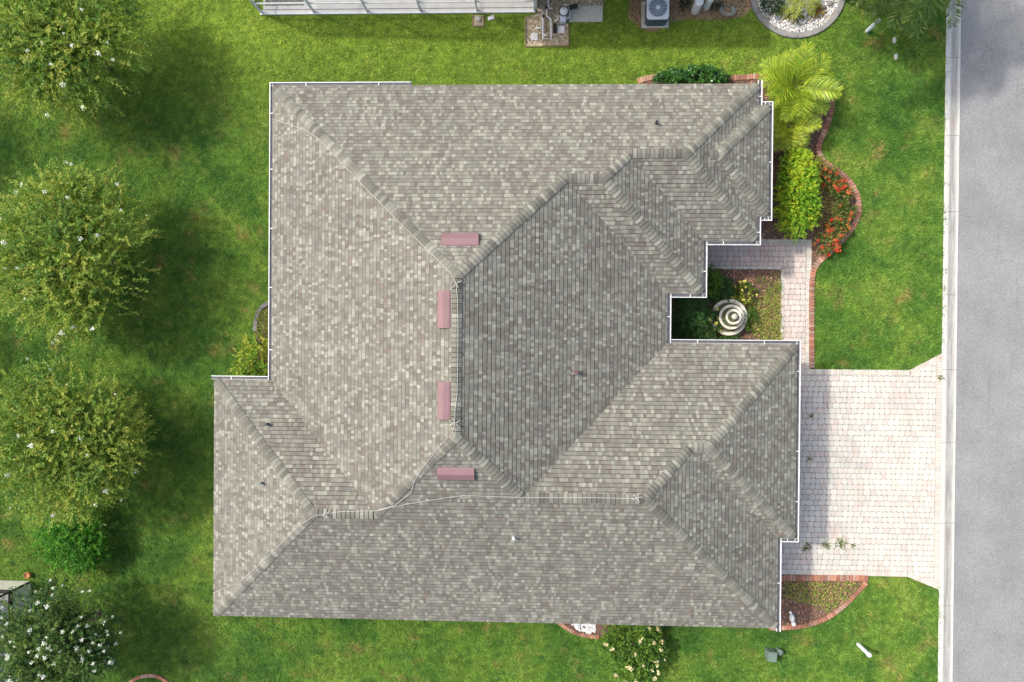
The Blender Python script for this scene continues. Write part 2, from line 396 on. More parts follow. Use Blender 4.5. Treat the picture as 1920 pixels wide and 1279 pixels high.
def tone_noise(x, y):
    return (np.sin(x * 1.3 + 2 * np.sin(y * .7)) * np.sin(y * 1.1 + 1.7 * np.sin(x * .9)) + .6 * np.sin(x * 3.1 + y * 2.3) * np.sin(y * 3.7 - x * 1.9))
V, F, K = [], [], []
def tab_col(x, y):
    tn = tone_noise(x, y); p = PRO.copy()
    if tn > .5: p[4] += .14; p[5] += .04
    elif tn < -.5: p[0] += .10
    return PAL[rng.choice(7, p=p / p.sum())] * rng.uniform(.9, 1.1)
for (side, e), polys in FACES.items():
    sgn = {'W': 1, 'E': -1, 'S': 1, 'N': -1}[side]; ax = 0 if side in 'WE' else 1
    us = [p[1 - ax] for q in polys for p in q]; ds = [abs(p[ax] - e) for q in polys for p in q]
    umin, umax, dmax = min(us), max(us), max(ds)
    for k in range(int(dmax / EXP) + 1):
        d0 = k * EXP - .035; d1 = d0 + EXP + .015
        u = umin - rng.uniform(0, .2)
        while u < umax:
            wd = rng.choice([.08, .105, .135, .17], p=[.32, .36, .22, .10]) * rng.uniform(.9, 1.1); u0, u1 = u + .0015, u + wd - .0015; u += wd
            rect = [(u0, d0), (u1, d0), (u1, d1), (u0, d1)]
            P2 = [((e + sgn * dd, uu) if ax == 0 else (uu, e + sgn * dd)) for uu, dd in rect]
            cx, cy = sum(p[0] for p in P2) / 4, sum(p[1] for p in P2) / 4
            dm = max((d0 + d1) / 2, .03); zc = ZE + S * (d0 + d1) / 2
            if hgt(cx, cy) > zc + .12: continue
            inn = [all(((q[(i + 1) % len(q)][0] - q[i][0]) * (p[1] - q[i][1]) - (q[(i + 1) % len(q)][1] - q[i][1]) * (p[0] - q[i][0])) > (-.05 if d0 < 0 else 0) for i in range(len(q)) for p in P2) for q in polys]
            th = rng.choice([.007, .016], p=[.4, .6]); col = tab_col(cx, cy); col = col if wd < .14 else np.minimum(col, PAL[1])
            if any(inn):
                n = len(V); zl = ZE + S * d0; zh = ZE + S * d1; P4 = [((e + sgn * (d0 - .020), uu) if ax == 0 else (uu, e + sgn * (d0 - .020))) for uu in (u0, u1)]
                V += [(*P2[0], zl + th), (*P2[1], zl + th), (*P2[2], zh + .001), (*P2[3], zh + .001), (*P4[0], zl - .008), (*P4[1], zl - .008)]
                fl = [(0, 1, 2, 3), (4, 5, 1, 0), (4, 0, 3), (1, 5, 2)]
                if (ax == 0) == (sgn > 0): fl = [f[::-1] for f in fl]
                F += [tuple(i + n for i in f) for f in fl]; K += [col, col * .36, col * .65, col * .65]  # lower edge strip darker: printed band and course shadow put into the colour
            else:
                best = max((clip(ccw(P2), q) for q in polys), key=lambda q: abs(area(q)) if len(q) > 2 else 0)
                if len(best) < 3 or abs(area(best)) < 1e-4: continue
                n = len(V); V += [(p[0], p[1], ZE + S * abs(p[ax] - e) + .006) for p in best]; F.append(tuple(range(n, n + len(best)))); K.append(col)
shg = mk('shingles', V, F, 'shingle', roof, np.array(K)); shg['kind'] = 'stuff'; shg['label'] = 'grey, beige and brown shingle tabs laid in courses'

# hip and ridge caps
hw = (XE - XW) / 2; Xm = (XW + XE) / 2; h1 = (YN - Y1) / 2; h2 = (YN - Y2) / 2; hb = (YBN - YBS) / 2; hg = (YGN - YS) / 2; hgb = (YGN - YGBS) / 2; hs = (YSWN - YS) / 2
def P3(x, y, h): return Vector((x, y, ZE + S * h))
A, B = P3(Xm, YN - hw, hw), P3(Xm, YS + hw, hw)
Cc, D = P3(XE - h1, YN - h1, h1), P3(X1 - h1, YN - h1, h1); Ee, Ff = P3(X1 - h2, YN - h2, h2), P3(X2 - h2, YN - h2, h2)
G = P3(XB - hb, (YBN + YBS) / 2, hb); J, Kk = P3(XE - hg, YS + hg, hg), P3(XG - hg, YS + hg, hg)
L, M_ = P3(XG - hgb, YGN - hgb, hgb), P3(XGB - hgb, YGN - hgb, hgb); Pp, Q = P3(XW + hs, YS + hs, hs), P3(XSW + hs, YS + hs, hs)
HIPS = [(P3(XW, YN, 0), A), (A, B), (Cc, A), (Cc, D), (P3(X1, Y1, 0), D), (Ee, D), (Ee, Ff), (P3(X2, YN, 0), Ff), (P3(X2, Y2, 0), Ff), (P3(X2 - hb - .05, (YBN + YBS) / 2, hb), G), (P3(XB, YBN, 0), G), (P3(XB, YBS, 0), G),
        (J, B), (J, Kk), (P3(XG, YS, 0), Kk), (L, Kk), (L, M_), (P3(XGB, YGN, 0), M_), (P3(XGB, YGBS, 0), M_), (Pp, B), (Pp, Q), (P3(XSW, YS, 0), Q), (P3(XSW, YSWN, 0), Q)]
def cap_shape(drop):
    ts = (-.15, -.075, 0, .075, .15); V = []
    for x, up in ((-.02, .028), (.155, .006)):
        V += [(x, tt, -drop * math.sqrt(tt * tt + .0016) + drop * .04 + up) for tt in ts]
    V += [(-.048, tt, -drop * math.sqrt(tt * tt + .0016) + drop * .04 + .004) for tt in ts]
    F = [(i, i + 5, i + 6, i + 1) for i in range(4)] + [(i, i + 1, i + 11, i + 10) for i in range(4)] + [(0, 10, 5), (4, 9, 14)]
    return V, [f[::-1] for f in F]
CAPS = []
for a, b_ in HIPS:
    d = b_ - a; Ln = d.length; lvl = abs(d.z) < .01; x = d.normalized(); y = Vector((-x.y, x.x, 0)).normalized(); z = x.cross(y); y = z.cross(x)
    n = max(1, int(Ln / .145)); 
    for k in range(n):
        o = a + x * ((Ln - .11) * k / n + .11); Mx = Matrix((x, y, z)).transposed().to_4x4(); Mx.translation = o
        CAPS.append((o.z, Mx @ Matrix.Rotation(random.gauss(0, .025), 4, 'Z'), lvl))
CAPPAL = [tuple(float(v) for v in PAL[i] * f) for i in (0, 1, 1, 2, 2, 3) for f in (.72, .95)]
CAPMESH = {}
for lvl in (0, 1):
    V0, F0 = cap_shape(.5 if lvl else .345)
    for j, pc in enumerate(CAPPAL):
        me = bpy.data.meshes.new('ridge_cap'); me.from_pydata(V0, [], F0); a = me.attributes.new('Col', 'FLOAT_COLOR', 'FACE')
        cc = [(*pc, 1)] * 4 + [(pc[0] * .22, pc[1] * .22, pc[2] * .22, 1)] * 4 + [(*pc, 1)] * 2; a.data.foreach_set('color', np.array(cc).ravel()); me.materials.append(MATS['cap']); CAPMESH[lvl, j] = me  # front strip darkened: the cap edge's shadow line put into the colour
CAPS.sort(key=lambda c: -c[0]); mb = MB()
for i, (z, Mx, lvl) in enumerate(CAPS):
    j = random.randrange(len(CAPPAL))
    if i < 300:
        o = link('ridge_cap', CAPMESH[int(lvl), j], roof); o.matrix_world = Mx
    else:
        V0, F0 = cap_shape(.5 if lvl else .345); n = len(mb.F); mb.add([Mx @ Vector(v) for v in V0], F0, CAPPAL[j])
        for q in range(n + 4, n + 8): mb.K[q] = tuple(v * .22 for v in CAPPAL[j])  # same shadow line painted on the joined caps
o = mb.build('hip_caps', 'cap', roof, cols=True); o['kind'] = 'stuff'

# gutters: (start, end) with the house on the left hand; each run has its own hangers
RUNS = [((XW, YN), (-4.45, YN)), ((XW, YSWN), (XW, YN)), ((XSW, YSWN), (XW - .14, YSWN)), ((X2, YN), (X2, YBN)), ((X2 + .14, YBN), (XB, YBN)), ((XB, YBN), (XB, YBS)), ((XB, YBS), (X2 + .14, YBS)), ((X2, YBS), (X2, Y2)),
        ((X2, Y2), (X1 + .14, Y2)), ((X1, Y2), (X1, Y1)), ((X1, Y1), (XE + .14, Y1)), ((XE, Y1), (XE, YGN)), ((XE + .14, YGN), (XGB, YGN)), ((XGB, YGN), (XGB, YGBS)), ((XGB, YGBS), (XG + .14, YGBS)), ((XG, YGBS), (XG, YS))]
for i, (p, q) in enumerate(RUNS):
    p, q = Vector(p), Vector(q); d = (q - p).normalized(); nrm = Vector((-d.y, d.x))       # outward
    e0 = .13 if i in (1,) else 0.0; zo = .0035 * (i % 4); Ln = (q - p).length
    ext = [0, 0]
    def out_corner(pt): return any((Vector(c) - pt).length < .01 for c in ((XW, YN), (X2, YN), (XB, YBN), (XB, YBS), (X2, Y2), (X1, Y1), (XGB, YGN), (XGB, YGBS), (XG, YS), (XSW, YSWN)))
    if out_corner(p): ext[0] = .133 - .003 * (i % 3)
    if out_corner(q): ext[1] = .133 - .003 * (i % 2)
    Mx = Matrix(((d.x, nrm.x, 0, p.x), (d.y, nrm.y, 0, p.y), (0, 0, 1, 2.605 + zo), (0, 0, 0, 1)))
    prof = [(.004, .118), (.004, 0), (.085, 0), (.10, .04), (.125, .075), (.128, .122), (.108, .124), (.106, .112), (.118, .108), (.114, .078), (.09, .045), (.078, .008), (.010, .008), (.010, .118)]
    x0, x1 = -ext[0], Ln + ext[1]; n = len(prof); V = [Mx @ Vector((x, a, b_)) for x in (x0, x1) for a, b_ in prof]
    F = [(k, (k + 1) % n, (k + 1) % n + n, k + n) for k in range(n)] + [tuple(range(n))[::-1], tuple(range(n, 2 * n))]
    g = mk('gutter', V, F, 'white_paint', house)
    sb = MB(); sb.box(x0 + .004, x1 - .004, .012, .107, .055, .072, M=Mx); sb.build('trough_strip', 'gutter_inside', g)  # dark strip filling the gutter trough
    for k in range(max(1, int(Ln / 1.9))):
        xx = (k + .5 + random.uniform(-.2, .2)) * Ln / max(1, int(Ln / 1.9)); hb_ = MB(); hb_.box(xx - .012, xx + .012, -.09, .118, .124, .130, M=Mx); hb_.build('hanger', 'white_paint', g)
# downpipes at a few corners (against the wall)
for (x, y) in ((WALL[0][0] - .05, WALL[0][1] - .3), (WALL[11][0] + .05, WALL[11][1] - .4), (WALL[4][0] + .05, WALL[4][1] + .3)):
    d_ = MB(); d_.box(x - .04, x + .04, y - .05, y + .05, .05, 2.55); d_.build('downpipe', 'white_paint', house)

# openings in the walls
def opening(x0, x1, y0, y1, z0, z1, kind):
    """thin box on the wall: frame, glass or panels"""
    alongx = (x1 - x0) > (y1 - y0)
    if kind == 'window':
        f = MB()
        L_ = (x1 - x0) if alongx else (y1 - y0)
        for a0, a1, c0, c1 in ((0, .07, z0, z1), (L_ - .07, L_, z0, z1), (.07, L_ - .07, z0, z0 + .07), (.07, L_ - .07, z1 - .07, z1), (L_ / 2 - .025, L_ / 2 + .025, z0 + .07, z1 - .07)):
            f.box(x0 + a0, x0 + a1, y0, y1, c0, c1) if alongx else f.box(x0, x1, y0 + a0, y0 + a1, c0, c1)
        w_ = f.build('window', 'white_paint', house); g = MB(); s_ = .02
        g.box(x0 + .02, x1 - .02, y0 + s_, y1 - s_, z0 + .02, z1 - .02) if alongx else g.box(x0 + s_, x1 - s_, y0 + .02, y1 - .02, z0 + .02, z1 - .02)
        g.build('pane', 'window_glass', w_)
    else:
        f = MB(); f.box(x0, x1, y0, y1, z0, z1); d_ = f.build(kind, 'garage_white', house)
        if kind == 'garage_door':
            for r in range(4):
                for c_ in range(8):
                    yy = y0 + .12 + c_ * (y1 - y0 - .12) / 8; p_ = MB(); p_.box(x1 + .002, x1 + .015, yy, yy + (y1 - y0) / 8 - .16, z0 + .09 + r * .53, z0 + .09 + r * .53 + .36); p_.build('panel', 'garage_white', d_)
        else:
            h_ = MB(); h_.box(x1 + .01, x1 + .05, y0 + .1, y0 + .14, 1.0, 1.12); h_.build('handle', 'brown_metal', d_)
gx = XGB - .55; opening(gx - .02, gx + .05, YGBS + 1.0, YGN - 1.0, .02, 2.2, 'garage_door')
opening(X1 - .57, X1 - .50, Y1 + .65, Y1 + 1.6, .02, 2.1, 'front_door'); opening(XB - .57, XB - .50, YBS + 1.0, YBN - 1.0, .8, 2.1, 'window')
for y in (-1.0, 2.5, 5.2): opening(XW + .50, XW + .57, y, y + 1.6, .5, 2.2, 'window')
for x in (-6, -1, 3): opening(x, x + 1.4, YN - .57, YN - .50, .9, 2.1, 'window'); opening(x - 2, x - .6, YS + .50, YS + .57, .9, 2.1, 'window')

# vents on the roof
def roof_frame(p):
    e = .05; gx_ = (hgt(p.x + e, p.y) - hgt(p.x - e, p.y)) / (2 * e); gy_ = (hgt(p.x, p.y + e) - hgt(p.x, p.y - e)) / (2 * e)
    n = Vector((-gx_, -gy_, 1)).normalized(); up = Vector((gx_, gy_, gx_ * gx_ + gy_ * gy_)); up.normalize(); x = up.cross(n)
    M = Matrix((x, up, n)).transposed().to_4x4(); M.translation = p; return M
for px, py in ((863, 450), (834, 580), (834, 751), (855, 887)):
    p = on_roof(px, py); M = roof_frame(p); Lh = .56; v = MB()
    pr = [(-.20, .012), (-.20, .085), (-.185, .10), (.02, .125), (.17, .05), (.21, .022), (.21, .012)]
    V = [M @ Vector((x, a, b_)) for x in (-Lh, Lh) for a, b_ in pr]; n = len(pr)
    v.add(V, [(k, (k + 1) % n, (k + 1) % n + n, k + n)[::-1] for k in range(n)] + [tuple(range(n)), tuple(range(n, 2 * n))[::-1]])
    o = v.build('roof_vent', 'vent_metal', roof); o['label'] = 'low dusty-pink metal roof vent'
    s_ = MB(); s_.box(-Lh + .03, Lh - .03, -.215, -.2005, .02, .07, M=M); s_.V  # louvre slot at the downhill side
    mk('vent_slot', s_.V, s_.F, 'black_plastic', roof)
for px, py, r, h, mt in ((1080, 697, .055, .28, 'brown_metal'), (963, 1007, .045, .2, 'pvc'), (1230, 232, .05, .22, 'black_plastic'), (503, 795, .05, .2, 'black_plastic'), (492, 905, .05, .2, 'ac_dark')):
    p = on_roof(px, py); v = MB(); v.tube([p - Vector((0, 0, .05)), p + Vector((0, 0, h))], r, 12); o = v.build('vent_pipe', mt, roof)
    M = roof_frame(p); f_ = MB(); f_.box(-.09, .09, -.09, .11, .012, .020, M=M); f_.build('vent_flashing', 'flashing', roof)

# white lightning-conductor cable along the ridges
def cable(px, label, z=.055):
    P = []
    for (a, b_) in zip(px, px[1:]):
        n = max(2, int(math.hypot(b_[0] - a[0], b_[1] - a[1]) / 12))
        for k in range(n): P.append((a[0] + (b_[0] - a[0]) * k / n, a[1] + (b_[1] - a[1]) * k / n))
    P.append(px[-1]); pts = [on_roof(x, y, z) for x, y in P]
    v = MB(); v.tube(pts, .0085, 5); tag(v.build('roof_cable', 'cable'), label, 'cable', 'white cables on the roof')
cable([(512, 223), (540, 233), (575, 245), (600, 262), (640, 305), (690, 357), (760, 428), (815, 482), (845, 512), (855, 530)], 'white cable along the upper left hip of the roof')
cable([(855, 530), (858, 560), (859, 620), (858, 700), (857, 740), (853, 772), (853, 793)], 'white cable along the central upright ridge')
cable([(853, 795), (848, 812), (820, 842), (790, 880), (776, 905), (770, 925), (740, 948), (708, 957)], 'white cable from the central ridge down to the lower left ridge')
cable([(400, 1112), (430, 1100), (455, 1088), (500, 1046), (560, 987), (590, 967), (640, 959), (705, 958), (760, 946), (820, 936), (870, 929), (980, 933), (1100, 933), (1195, 935)], 'long white cable from the lower left eave to the garage ridge')
for (x, y), nm in (((856, 531), 'at the top of the central ridge'), ((854, 794), 'at the lower end of the central ridge'), ((612, 963), 'on the lower left ridge'), ((1195, 934), 'at the end of the garage ridge')):
    p = on_roof(x, y, .05); v = MB()
    for k in range(4):
        an = .5 + k * 1.57 + random.uniform(-.4, .4); v.tube([p, p + Vector((math.cos(an) * .1, math.sin(an) * .1, .03)), p + Vector((math.cos(an) * .16, math.sin(an) * .16, 0))], .012, 5)
    v.tube([p - Vector((0, 0, .05)), p + Vector((0, 0, .28))], .014, 6)
    tag(v.build('lightning_rod', 'cable'), 'small white lightning rod with cable clamps ' + nm, 'lightning rod', 'lightning rods on the ridges')

# ------------------------------------------------------------------ driveway and front walk
XWLK0, XWLK1 = at(1463, 580).x, at(1520, 580).x; YDN, YDS = at(1600, 693).y, at(1600, 1079).y; XD1 = XK0 - .004; XDIA = at(1705, 693).x
YDN2, YDS2 = at(1762, 663).y, at(1760, 1105).y; YWT, YWB = at(1400, 449).y, at(1400, 505).y; XH = X1 - .56
structure(flat('driveway', [(XG - .6, YDN), (XDIA, YDN), (XD1, YDN2), (XD1, YDS2), (XDIA, YDS), (XG - .6, YDS)], .006, 'joint_sand', .05), 'pale paver driveway')
drive = bpy.data.objects['driveway']
structure(flat('front_walk', [(XH, YWT), (XWLK1, YWT), (XWLK1, YDN + .003), (XWLK0, YDN + .003), (XWLK0, YWB), (XH, YWB)], .010, 'joint_sand', .05), 'pale paver front walk')
walk = bpy.data.objects['front_walk']
PV = [(.55, .50, .435), (.56, .53, .455), (.535, .52, .455), (.53, .46, .40), (.50, .48, .43), (.57, .54, .465)]
PIECES = []     # (poly, parent, full?)
def lay(reg_list, holes, row, parent, zt):
    xs = [p[0] for r in reg_list for p in r]; ys = [p[1] for r in reg_list for p in r]; y = min(ys) - .05; k = 0
    while y < max(ys):
        x = min(xs) - random.uniform(0, .2)
        while x < max(xs):
            wd = random.choice((.15, .20, .20, .25)); rect = [(x + .003, y + .003), (x + wd - .003, y + .003), (x + wd - .003, y + row - .003), (x + .003, y + row - .003)]; x += wd
            for r in reg_list:
                q = clip(rect, r)
                if len(q) > 2 and abs(area(q)) > .004:
                    full = abs(area(q)) > .999 * (wd - .006) * (row - .006); PIECES.append((q, parent, (wd, row) if full else None, zt))
        y += row; k += 1
bw = .2
reg_drive = [ccw([(XG - .5, YDN - bw), (XDIA, YDN - bw), (XDIA, YDS + bw), (XG - .5, YDS + bw)]), ccw([(XDIA, YDN - bw), (XD1 - bw, YDN2 - bw - .08), (XD1 - bw, YDS2 + bw + .08), (XDIA, YDS + bw)])]
lay(reg_drive, None, .20, drive, .042)
lay([ccw([(XH, YWB + .12), (XWLK1 - .2, YWB + .12), (XWLK1 - .2, YWT - .13), (XH, YWT - .13)]), ccw([(XWLK0 + .12, YDN + .005), (XWLK1 - .2, YDN + .005), (XWLK1 - .2, YWB + .12), (XWLK0 + .12, YWB + .12)])], None, .20, walk, .046)
PMESH = {}
def pcol(x, y):
    c = Vector(random.choice(PV)) * random.uniform(.93, 1.06)
    k = max(0, min(1, (10.6 - x) / 2.2)); n = .5 + .5 * math.sin(x * .9 + y * .55 + math.sin(y * 1.3))
    return tuple(c[i] * (1 - k * (.03, .20, .21)[i] * (.5 + .5 * n)) for i in range(3))
full = [p for p in PIECES if p[2]]; random.shuffle(full); full.sort(key=lambda p: -p[2][0]); chosen = set(id(p) for p in full[:300])
mbs = {drive.name: MB(), walk.name: MB()}
for p in PIECES:
    q, par, dims, zt = p; cx = sum(a[0] for a in q) / len(q); cy = sum(a[1] for a in q) / len(q); col = pcol(cx, cy); dz = random.uniform(-.004, .004)
    if id(p) in chosen:
        if dims not in PMESH:
            a, b_ = dims[0] / 2 - .003, dims[1] / 2 - .003; tmp = MB(); tmp.prism(cut_corners([(-a, -b_), (a, -b_), (a, b_), (-a, b_)], .035), -.03, 0, .008)
            me = bpy.data.meshes.new('paver'); me.from_pydata(tmp.V, [], tmp.F); me.materials.append(MATS['paver_piece']); PMESH[dims] = me
        o = link('paver', PMESH[dims], par, (cx, cy, zt + dz)); o.color = (*col, 1); o.rotation_euler = (random.gauss(0, .006), random.gauss(0, .006), random.gauss(0, .02))
    else: mbs[par.name].prism(cut_corners(q, .035), zt - .03, zt + dz, .008, col)
def soldiers(par, a, b_, depth, zt, inward):
    a, b_ = Vector(a), Vector(b_); d = (b_ - a); n = max(1, int(d.length / .103)); d.normalize(); st = (b_ - a).length / n; nv = Vector(inward).normalized()
    for k in range(n):
        p = a + d * (k * st); q = [tuple(p + d * .003), tuple(p + d * (st - .003)), tuple(p + d * (st - .003) + nv * depth), tuple(p + d * .003 + nv * depth)]
        q = cut_corners(ccw(q), .012); c = Vector(random.choice(PV)) * random.uniform(.9, 1.05); mbs[par.name].prism(q, zt - .03, zt + random.uniform(-.002, .003), .006, (c.x, c.y * .98, c.z * .96))
zd, zw = .042, .046
soldiers(drive, (XWLK1, YDN), (XDIA, YDN), bw - .006, zd, (0, -1)); soldiers(drive, (XDIA, YDN), (XD1 - .02, YDN2), bw - .006, zd, (.45, -1)); soldiers(drive, (XD1, YDN2 - bw), (XD1, YDS2 + bw), bw - .008, zd, (-1, 0))
soldiers(drive, (XG - .5, YDS), (XDIA, YDS), bw - .006, zd, (0, 1)); soldiers(drive, (XDIA, YDS), (XD1 - .02, YDS2), bw - .006, zd, (.45, 1)); soldiers(drive, (XG - .3, YDN), (XWLK0, YDN), bw - .006, zd, (0, -1)); soldiers(drive, (XWLK0, YDN), (XWLK1, YDN), bw - .006, zd, (0, -1))
soldiers(walk, (XWLK1, YWT), (XWLK1, YDN + .01), .19, zw, (-1, 0)); soldiers(walk, (XWLK0, YWB), (XWLK0, YDN + .01), .115, zw, (1, 0)); soldiers(walk, (XH, YWT), (XWLK1 - .2, YWT), .125, zw, (0, -1)); soldiers(walk, (XH, YWB), (XWLK0 - .01, YWB), .115, zw, (0, 1))
for par in (drive, walk):
    o = mbs[par.name].build('pavers', 'paver_mass', par, cols=True); o['kind'] = 'stuff'

# ------------------------------------------------------------------ planting beds and brick edging
def W2(l): return [at2(x, y) for x, y in l]
edge_front = W2([(1521, 690), (1521, 620), (1521, 560), (1523, 515), (1533, 493), (1556, 472), (1582, 447), (1600, 422), (1609, 398), (1607, 370), (1593, 342), (1570, 321), (1546, 305), (1535, 288), (1536, 268), (1547, 243), (1556, 215), (1559, 190), (1550, 168), (1535, 153), (1515, 146)])
edge_top = W2([(1440, 143), (1400, 145), (1362, 147), (1300, 143), (1232, 145), (1205, 150), (1190, 157)])
edge_s1 = W2([(1450, 1083), (1520, 1083), (1590, 1083), (1628, 1084)]); edge_s2 = W2([(1624, 1092), (1605, 1112), (1580, 1137), (1550, 1158), (1515, 1171), (1480, 1176), (1440, 1177)])
edge_s3 = W2([(1040, 1160), (1062, 1177), (1085, 1188), (1110, 1193), (1128, 1194)]); edge_arc = W2([(240, 1284), (255, 1272), (275, 1266), (295, 1267), (312, 1276), (322, 1288)])
edge_grey = W2([(512, 567), (497, 572), (486, 584), (481, 600), (480, 615), (478, 628)])
BR = [(.36, .155, .095), (.30, .13, .085), (.40, .20, .13), (.27, .145, .10), (.38, .24, .17)]
def brick_mesh(a, b_, h):
    tmp = MB(); tmp.prism(cut_corners([(-a, -b_), (a, -b_), (a, b_), (-a, b_)], .012), -.05, h, .014); me = bpy.data.meshes.new('brick'); me.from_pydata(tmp.V, [], tmp.F); me.materials.append(MATS['brick_piece']); return me
def edging(path, label, wide=.2, ln=.115, h=.07, pal=BR, name='brick_edging', nm='brick'):
    pts = smooth_path(path, ln); me = brick_mesh(ln / 2 - .005, wide / 2, h); root = thing(name, label, 'edging', (pts[0].x, pts[0].y, 0), 'brick edgings of the beds' if name == 'brick_edging' else None)
    for a, b_ in zip(pts, pts[1:]):
        d = b_ - a; o = link(nm, me, root); o.location = ((a.x + b_.x) / 2 - pts[0].x, (a.y + b_.y) / 2 - pts[0].y, random.uniform(-.006, .006)); o.rotation_euler = (0, 0, math.atan2(d.y, d.x) + random.gauss(0, .025)); c = Vector(random.choice(pal)) * random.uniform(.8, 1.15); o.color = (*c, 1)
    return pts
edging(edge_front, 'red brick edging winding past the palms and down along the front walk')
edging(edge_top, 'red brick edging behind the clipped hedge at the upper eave'); edging(edge_s1, 'straight red brick edging along the lower side of the driveway', .22)
edging(edge_s2, 'curved red brick edging of the bed below the driveway', .16); edging(edge_s3, 'short brick edging arc by the white pebbles at the lower eave', .14)
edging(edge_arc, 'half-ring of brick edging at the lower left picture edge', .13, .3); edging(edge_grey, 'grey stone edging curving out from the left eave', .15, .24, .1, [(.12, .12, .115), (.16, .155, .15)], 'stone_edging', 'stone')
bed_front = [(p.x, p.y) for p in smooth_path(edge_front[3:], .25)] + edge_top[:-1] + [(at(1190, 157).x, YN - .56), (X2 - .56, YN - .56), (X2 - .56, YBN - .56), (XB - .56, YBN - .56), (XB - .56, YWT + .004), (XWLK1 + .004, YWT + .004), (XWLK1 + .004, edge_front[3][1])]
bed_court = [(XE - .56, YWB - .004), (XWLK0 - .004, YWB - .004), (XWLK0 - .004, YGN - .56), (XE - .56, YGN - .56)]
bed_south = [(p.x, p.y) for p in smooth_path(edge_s2, .25)] + [(XG - .56, YS + .3), (XG - .56, YDS - .06), (edge_s1[-1][0], YDS - .06)]
bed_rose = edge_s3 + [(edge_s3[-1][0] + .25, edge_s3[-1][1] + .1), (edge_s3[-1][0] + .25, YS + .6), (edge_s3[0][0], YS + .6)]
bed_west = edge_grey + [(edge_grey[-1][0] + .2, at(470, 700).y), (XW + .56, at(470, 700).y), (XW + .56, edge_grey[0][1])]
for i, (bd, lb) in enumerate(((bed_front, 'mulched planting bed round the front corner'), (bed_court, 'mulched courtyard bed beside the walk'), (bed_south, 'mulched bed below the driveway'), (bed_rose, 'soil bed under the lower eave'), (bed_west, 'soil bed at the left eave'))):
    structure(flat('planting_bed', bd, .018 + .001 * i, 'soil', .05), lb)
def octa(P, R, cols, name, mat, parent=None, flatn=.6):
    n = len(P); base = np.array([(1, 0, 0), (0, 1, 0), (-1, 0, 0), (0, -1, 0), (0, 0, 1), (0, 0, -1)], float)
    V = base[None] * R[:, None, None] * np.array([1, 1, flatn]) * rng.uniform(.7, 1.2, (n, 6, 1)); a = rng.uniform(0, 6.28, n); c, s = np.cos(a), np.sin(a)
    V = np.stack([V[..., 0] * c[:, None] - V[..., 1] * s[:, None], V[..., 0] * s[:, None] + V[..., 1] * c[:, None], V[..., 2]], -1) + P[:, None]
    f = np.array([(0, 1, 4, 4), (1, 2, 4, 4), (2, 3, 4, 4), (3, 0, 4, 4)])[:, :3]
    F = (f[None] + (np.arange(n) * 6)[:, None, None]).reshape(-1, 3)
    return mk(name, V.reshape(-1, 3), F.tolist(), mat, parent, np.repeat(cols, 4, 0))
def leaves(P, D, Nn, L, Wd, fold=.15):
    """leaf-shaped quads: base P, axis D, facing Nn, length L, width Wd -> vertices (n*4,3)"""
    Sd = np.cross(D, Nn); Sd /= np.linalg.norm(Sd, axis=1, keepdims=True) + 1e-9; Nn = np.cross(Sd, D)
    L = np.asarray(L).reshape(-1, 1) * np.ones((len(P), 1)); Wd = np.asarray(Wd).reshape(-1, 1) * np.ones((len(P), 1)); mid = P + D * L * .45 + Nn * Wd * fold
    return np.stack([P, mid + Sd * Wd / 2, P + D * L, mid - Sd * Wd / 2], 1).reshape(-1, 3)
def unit(v): return v / (np.linalg.norm(v, axis=-1, keepdims=True) + 1e-9)
def scatter(poly, n, zlo, zhi):
    a = np.array(poly); P = np.c_[rng.uniform(a[:, 0].min(), a[:, 0].max(), n * 3), rng.uniform(a[:, 1].min(), a[:, 1].max(), n * 3)]; P = P[inside(P, poly)][:n]
    return np.c_[P, rng.uniform(zlo, zhi, len(P))]
def litter(poly, n, pal, name, label, size=.07, zlo=.02, zhi=.05):
    P = scatter(poly, n, zlo, zhi); m = len(P); a = rng.uniform(0, 6.28, m); D = unit(np.c_[np.cos(a), np.sin(a), rng.normal(0, .25, m)]); Nn = unit(np.c_[rng.normal(0, .3, (m, 2)), np.ones(m)])
    V = leaves(P, D, Nn, rng.uniform(.6, 1.4, m) * size, rng.uniform(.3, .6, m) * size); cols = np.array(pal)[rng.integers(0, len(pal), m)] * rng.uniform(.6, 1.3, (m, 1))
    o = mk_np(name, V, np.arange(m * 4).reshape(-1, 4), 'chips', cols); o['kind'] = 'stuff'; o['label'] = label; return o
MULCH = [(.40, .17, .10), (.52, .26, .17), (.26, .12, .08), (.62, .40, .28), (.19, .09, .06)]
litter(bed_front, 5200, MULCH, 'mulch', 'reddish bark mulch in the front bed'); litter(bed_south, 1700, MULCH + [(.3, .2, .08)], 'mulch', 'bark mulch in the bed below the driveway')
litter(bed_court, 3600, MULCH + [(.38, .20, .12)], 'mulch', 'reddish bark mulch in the courtyard bed')
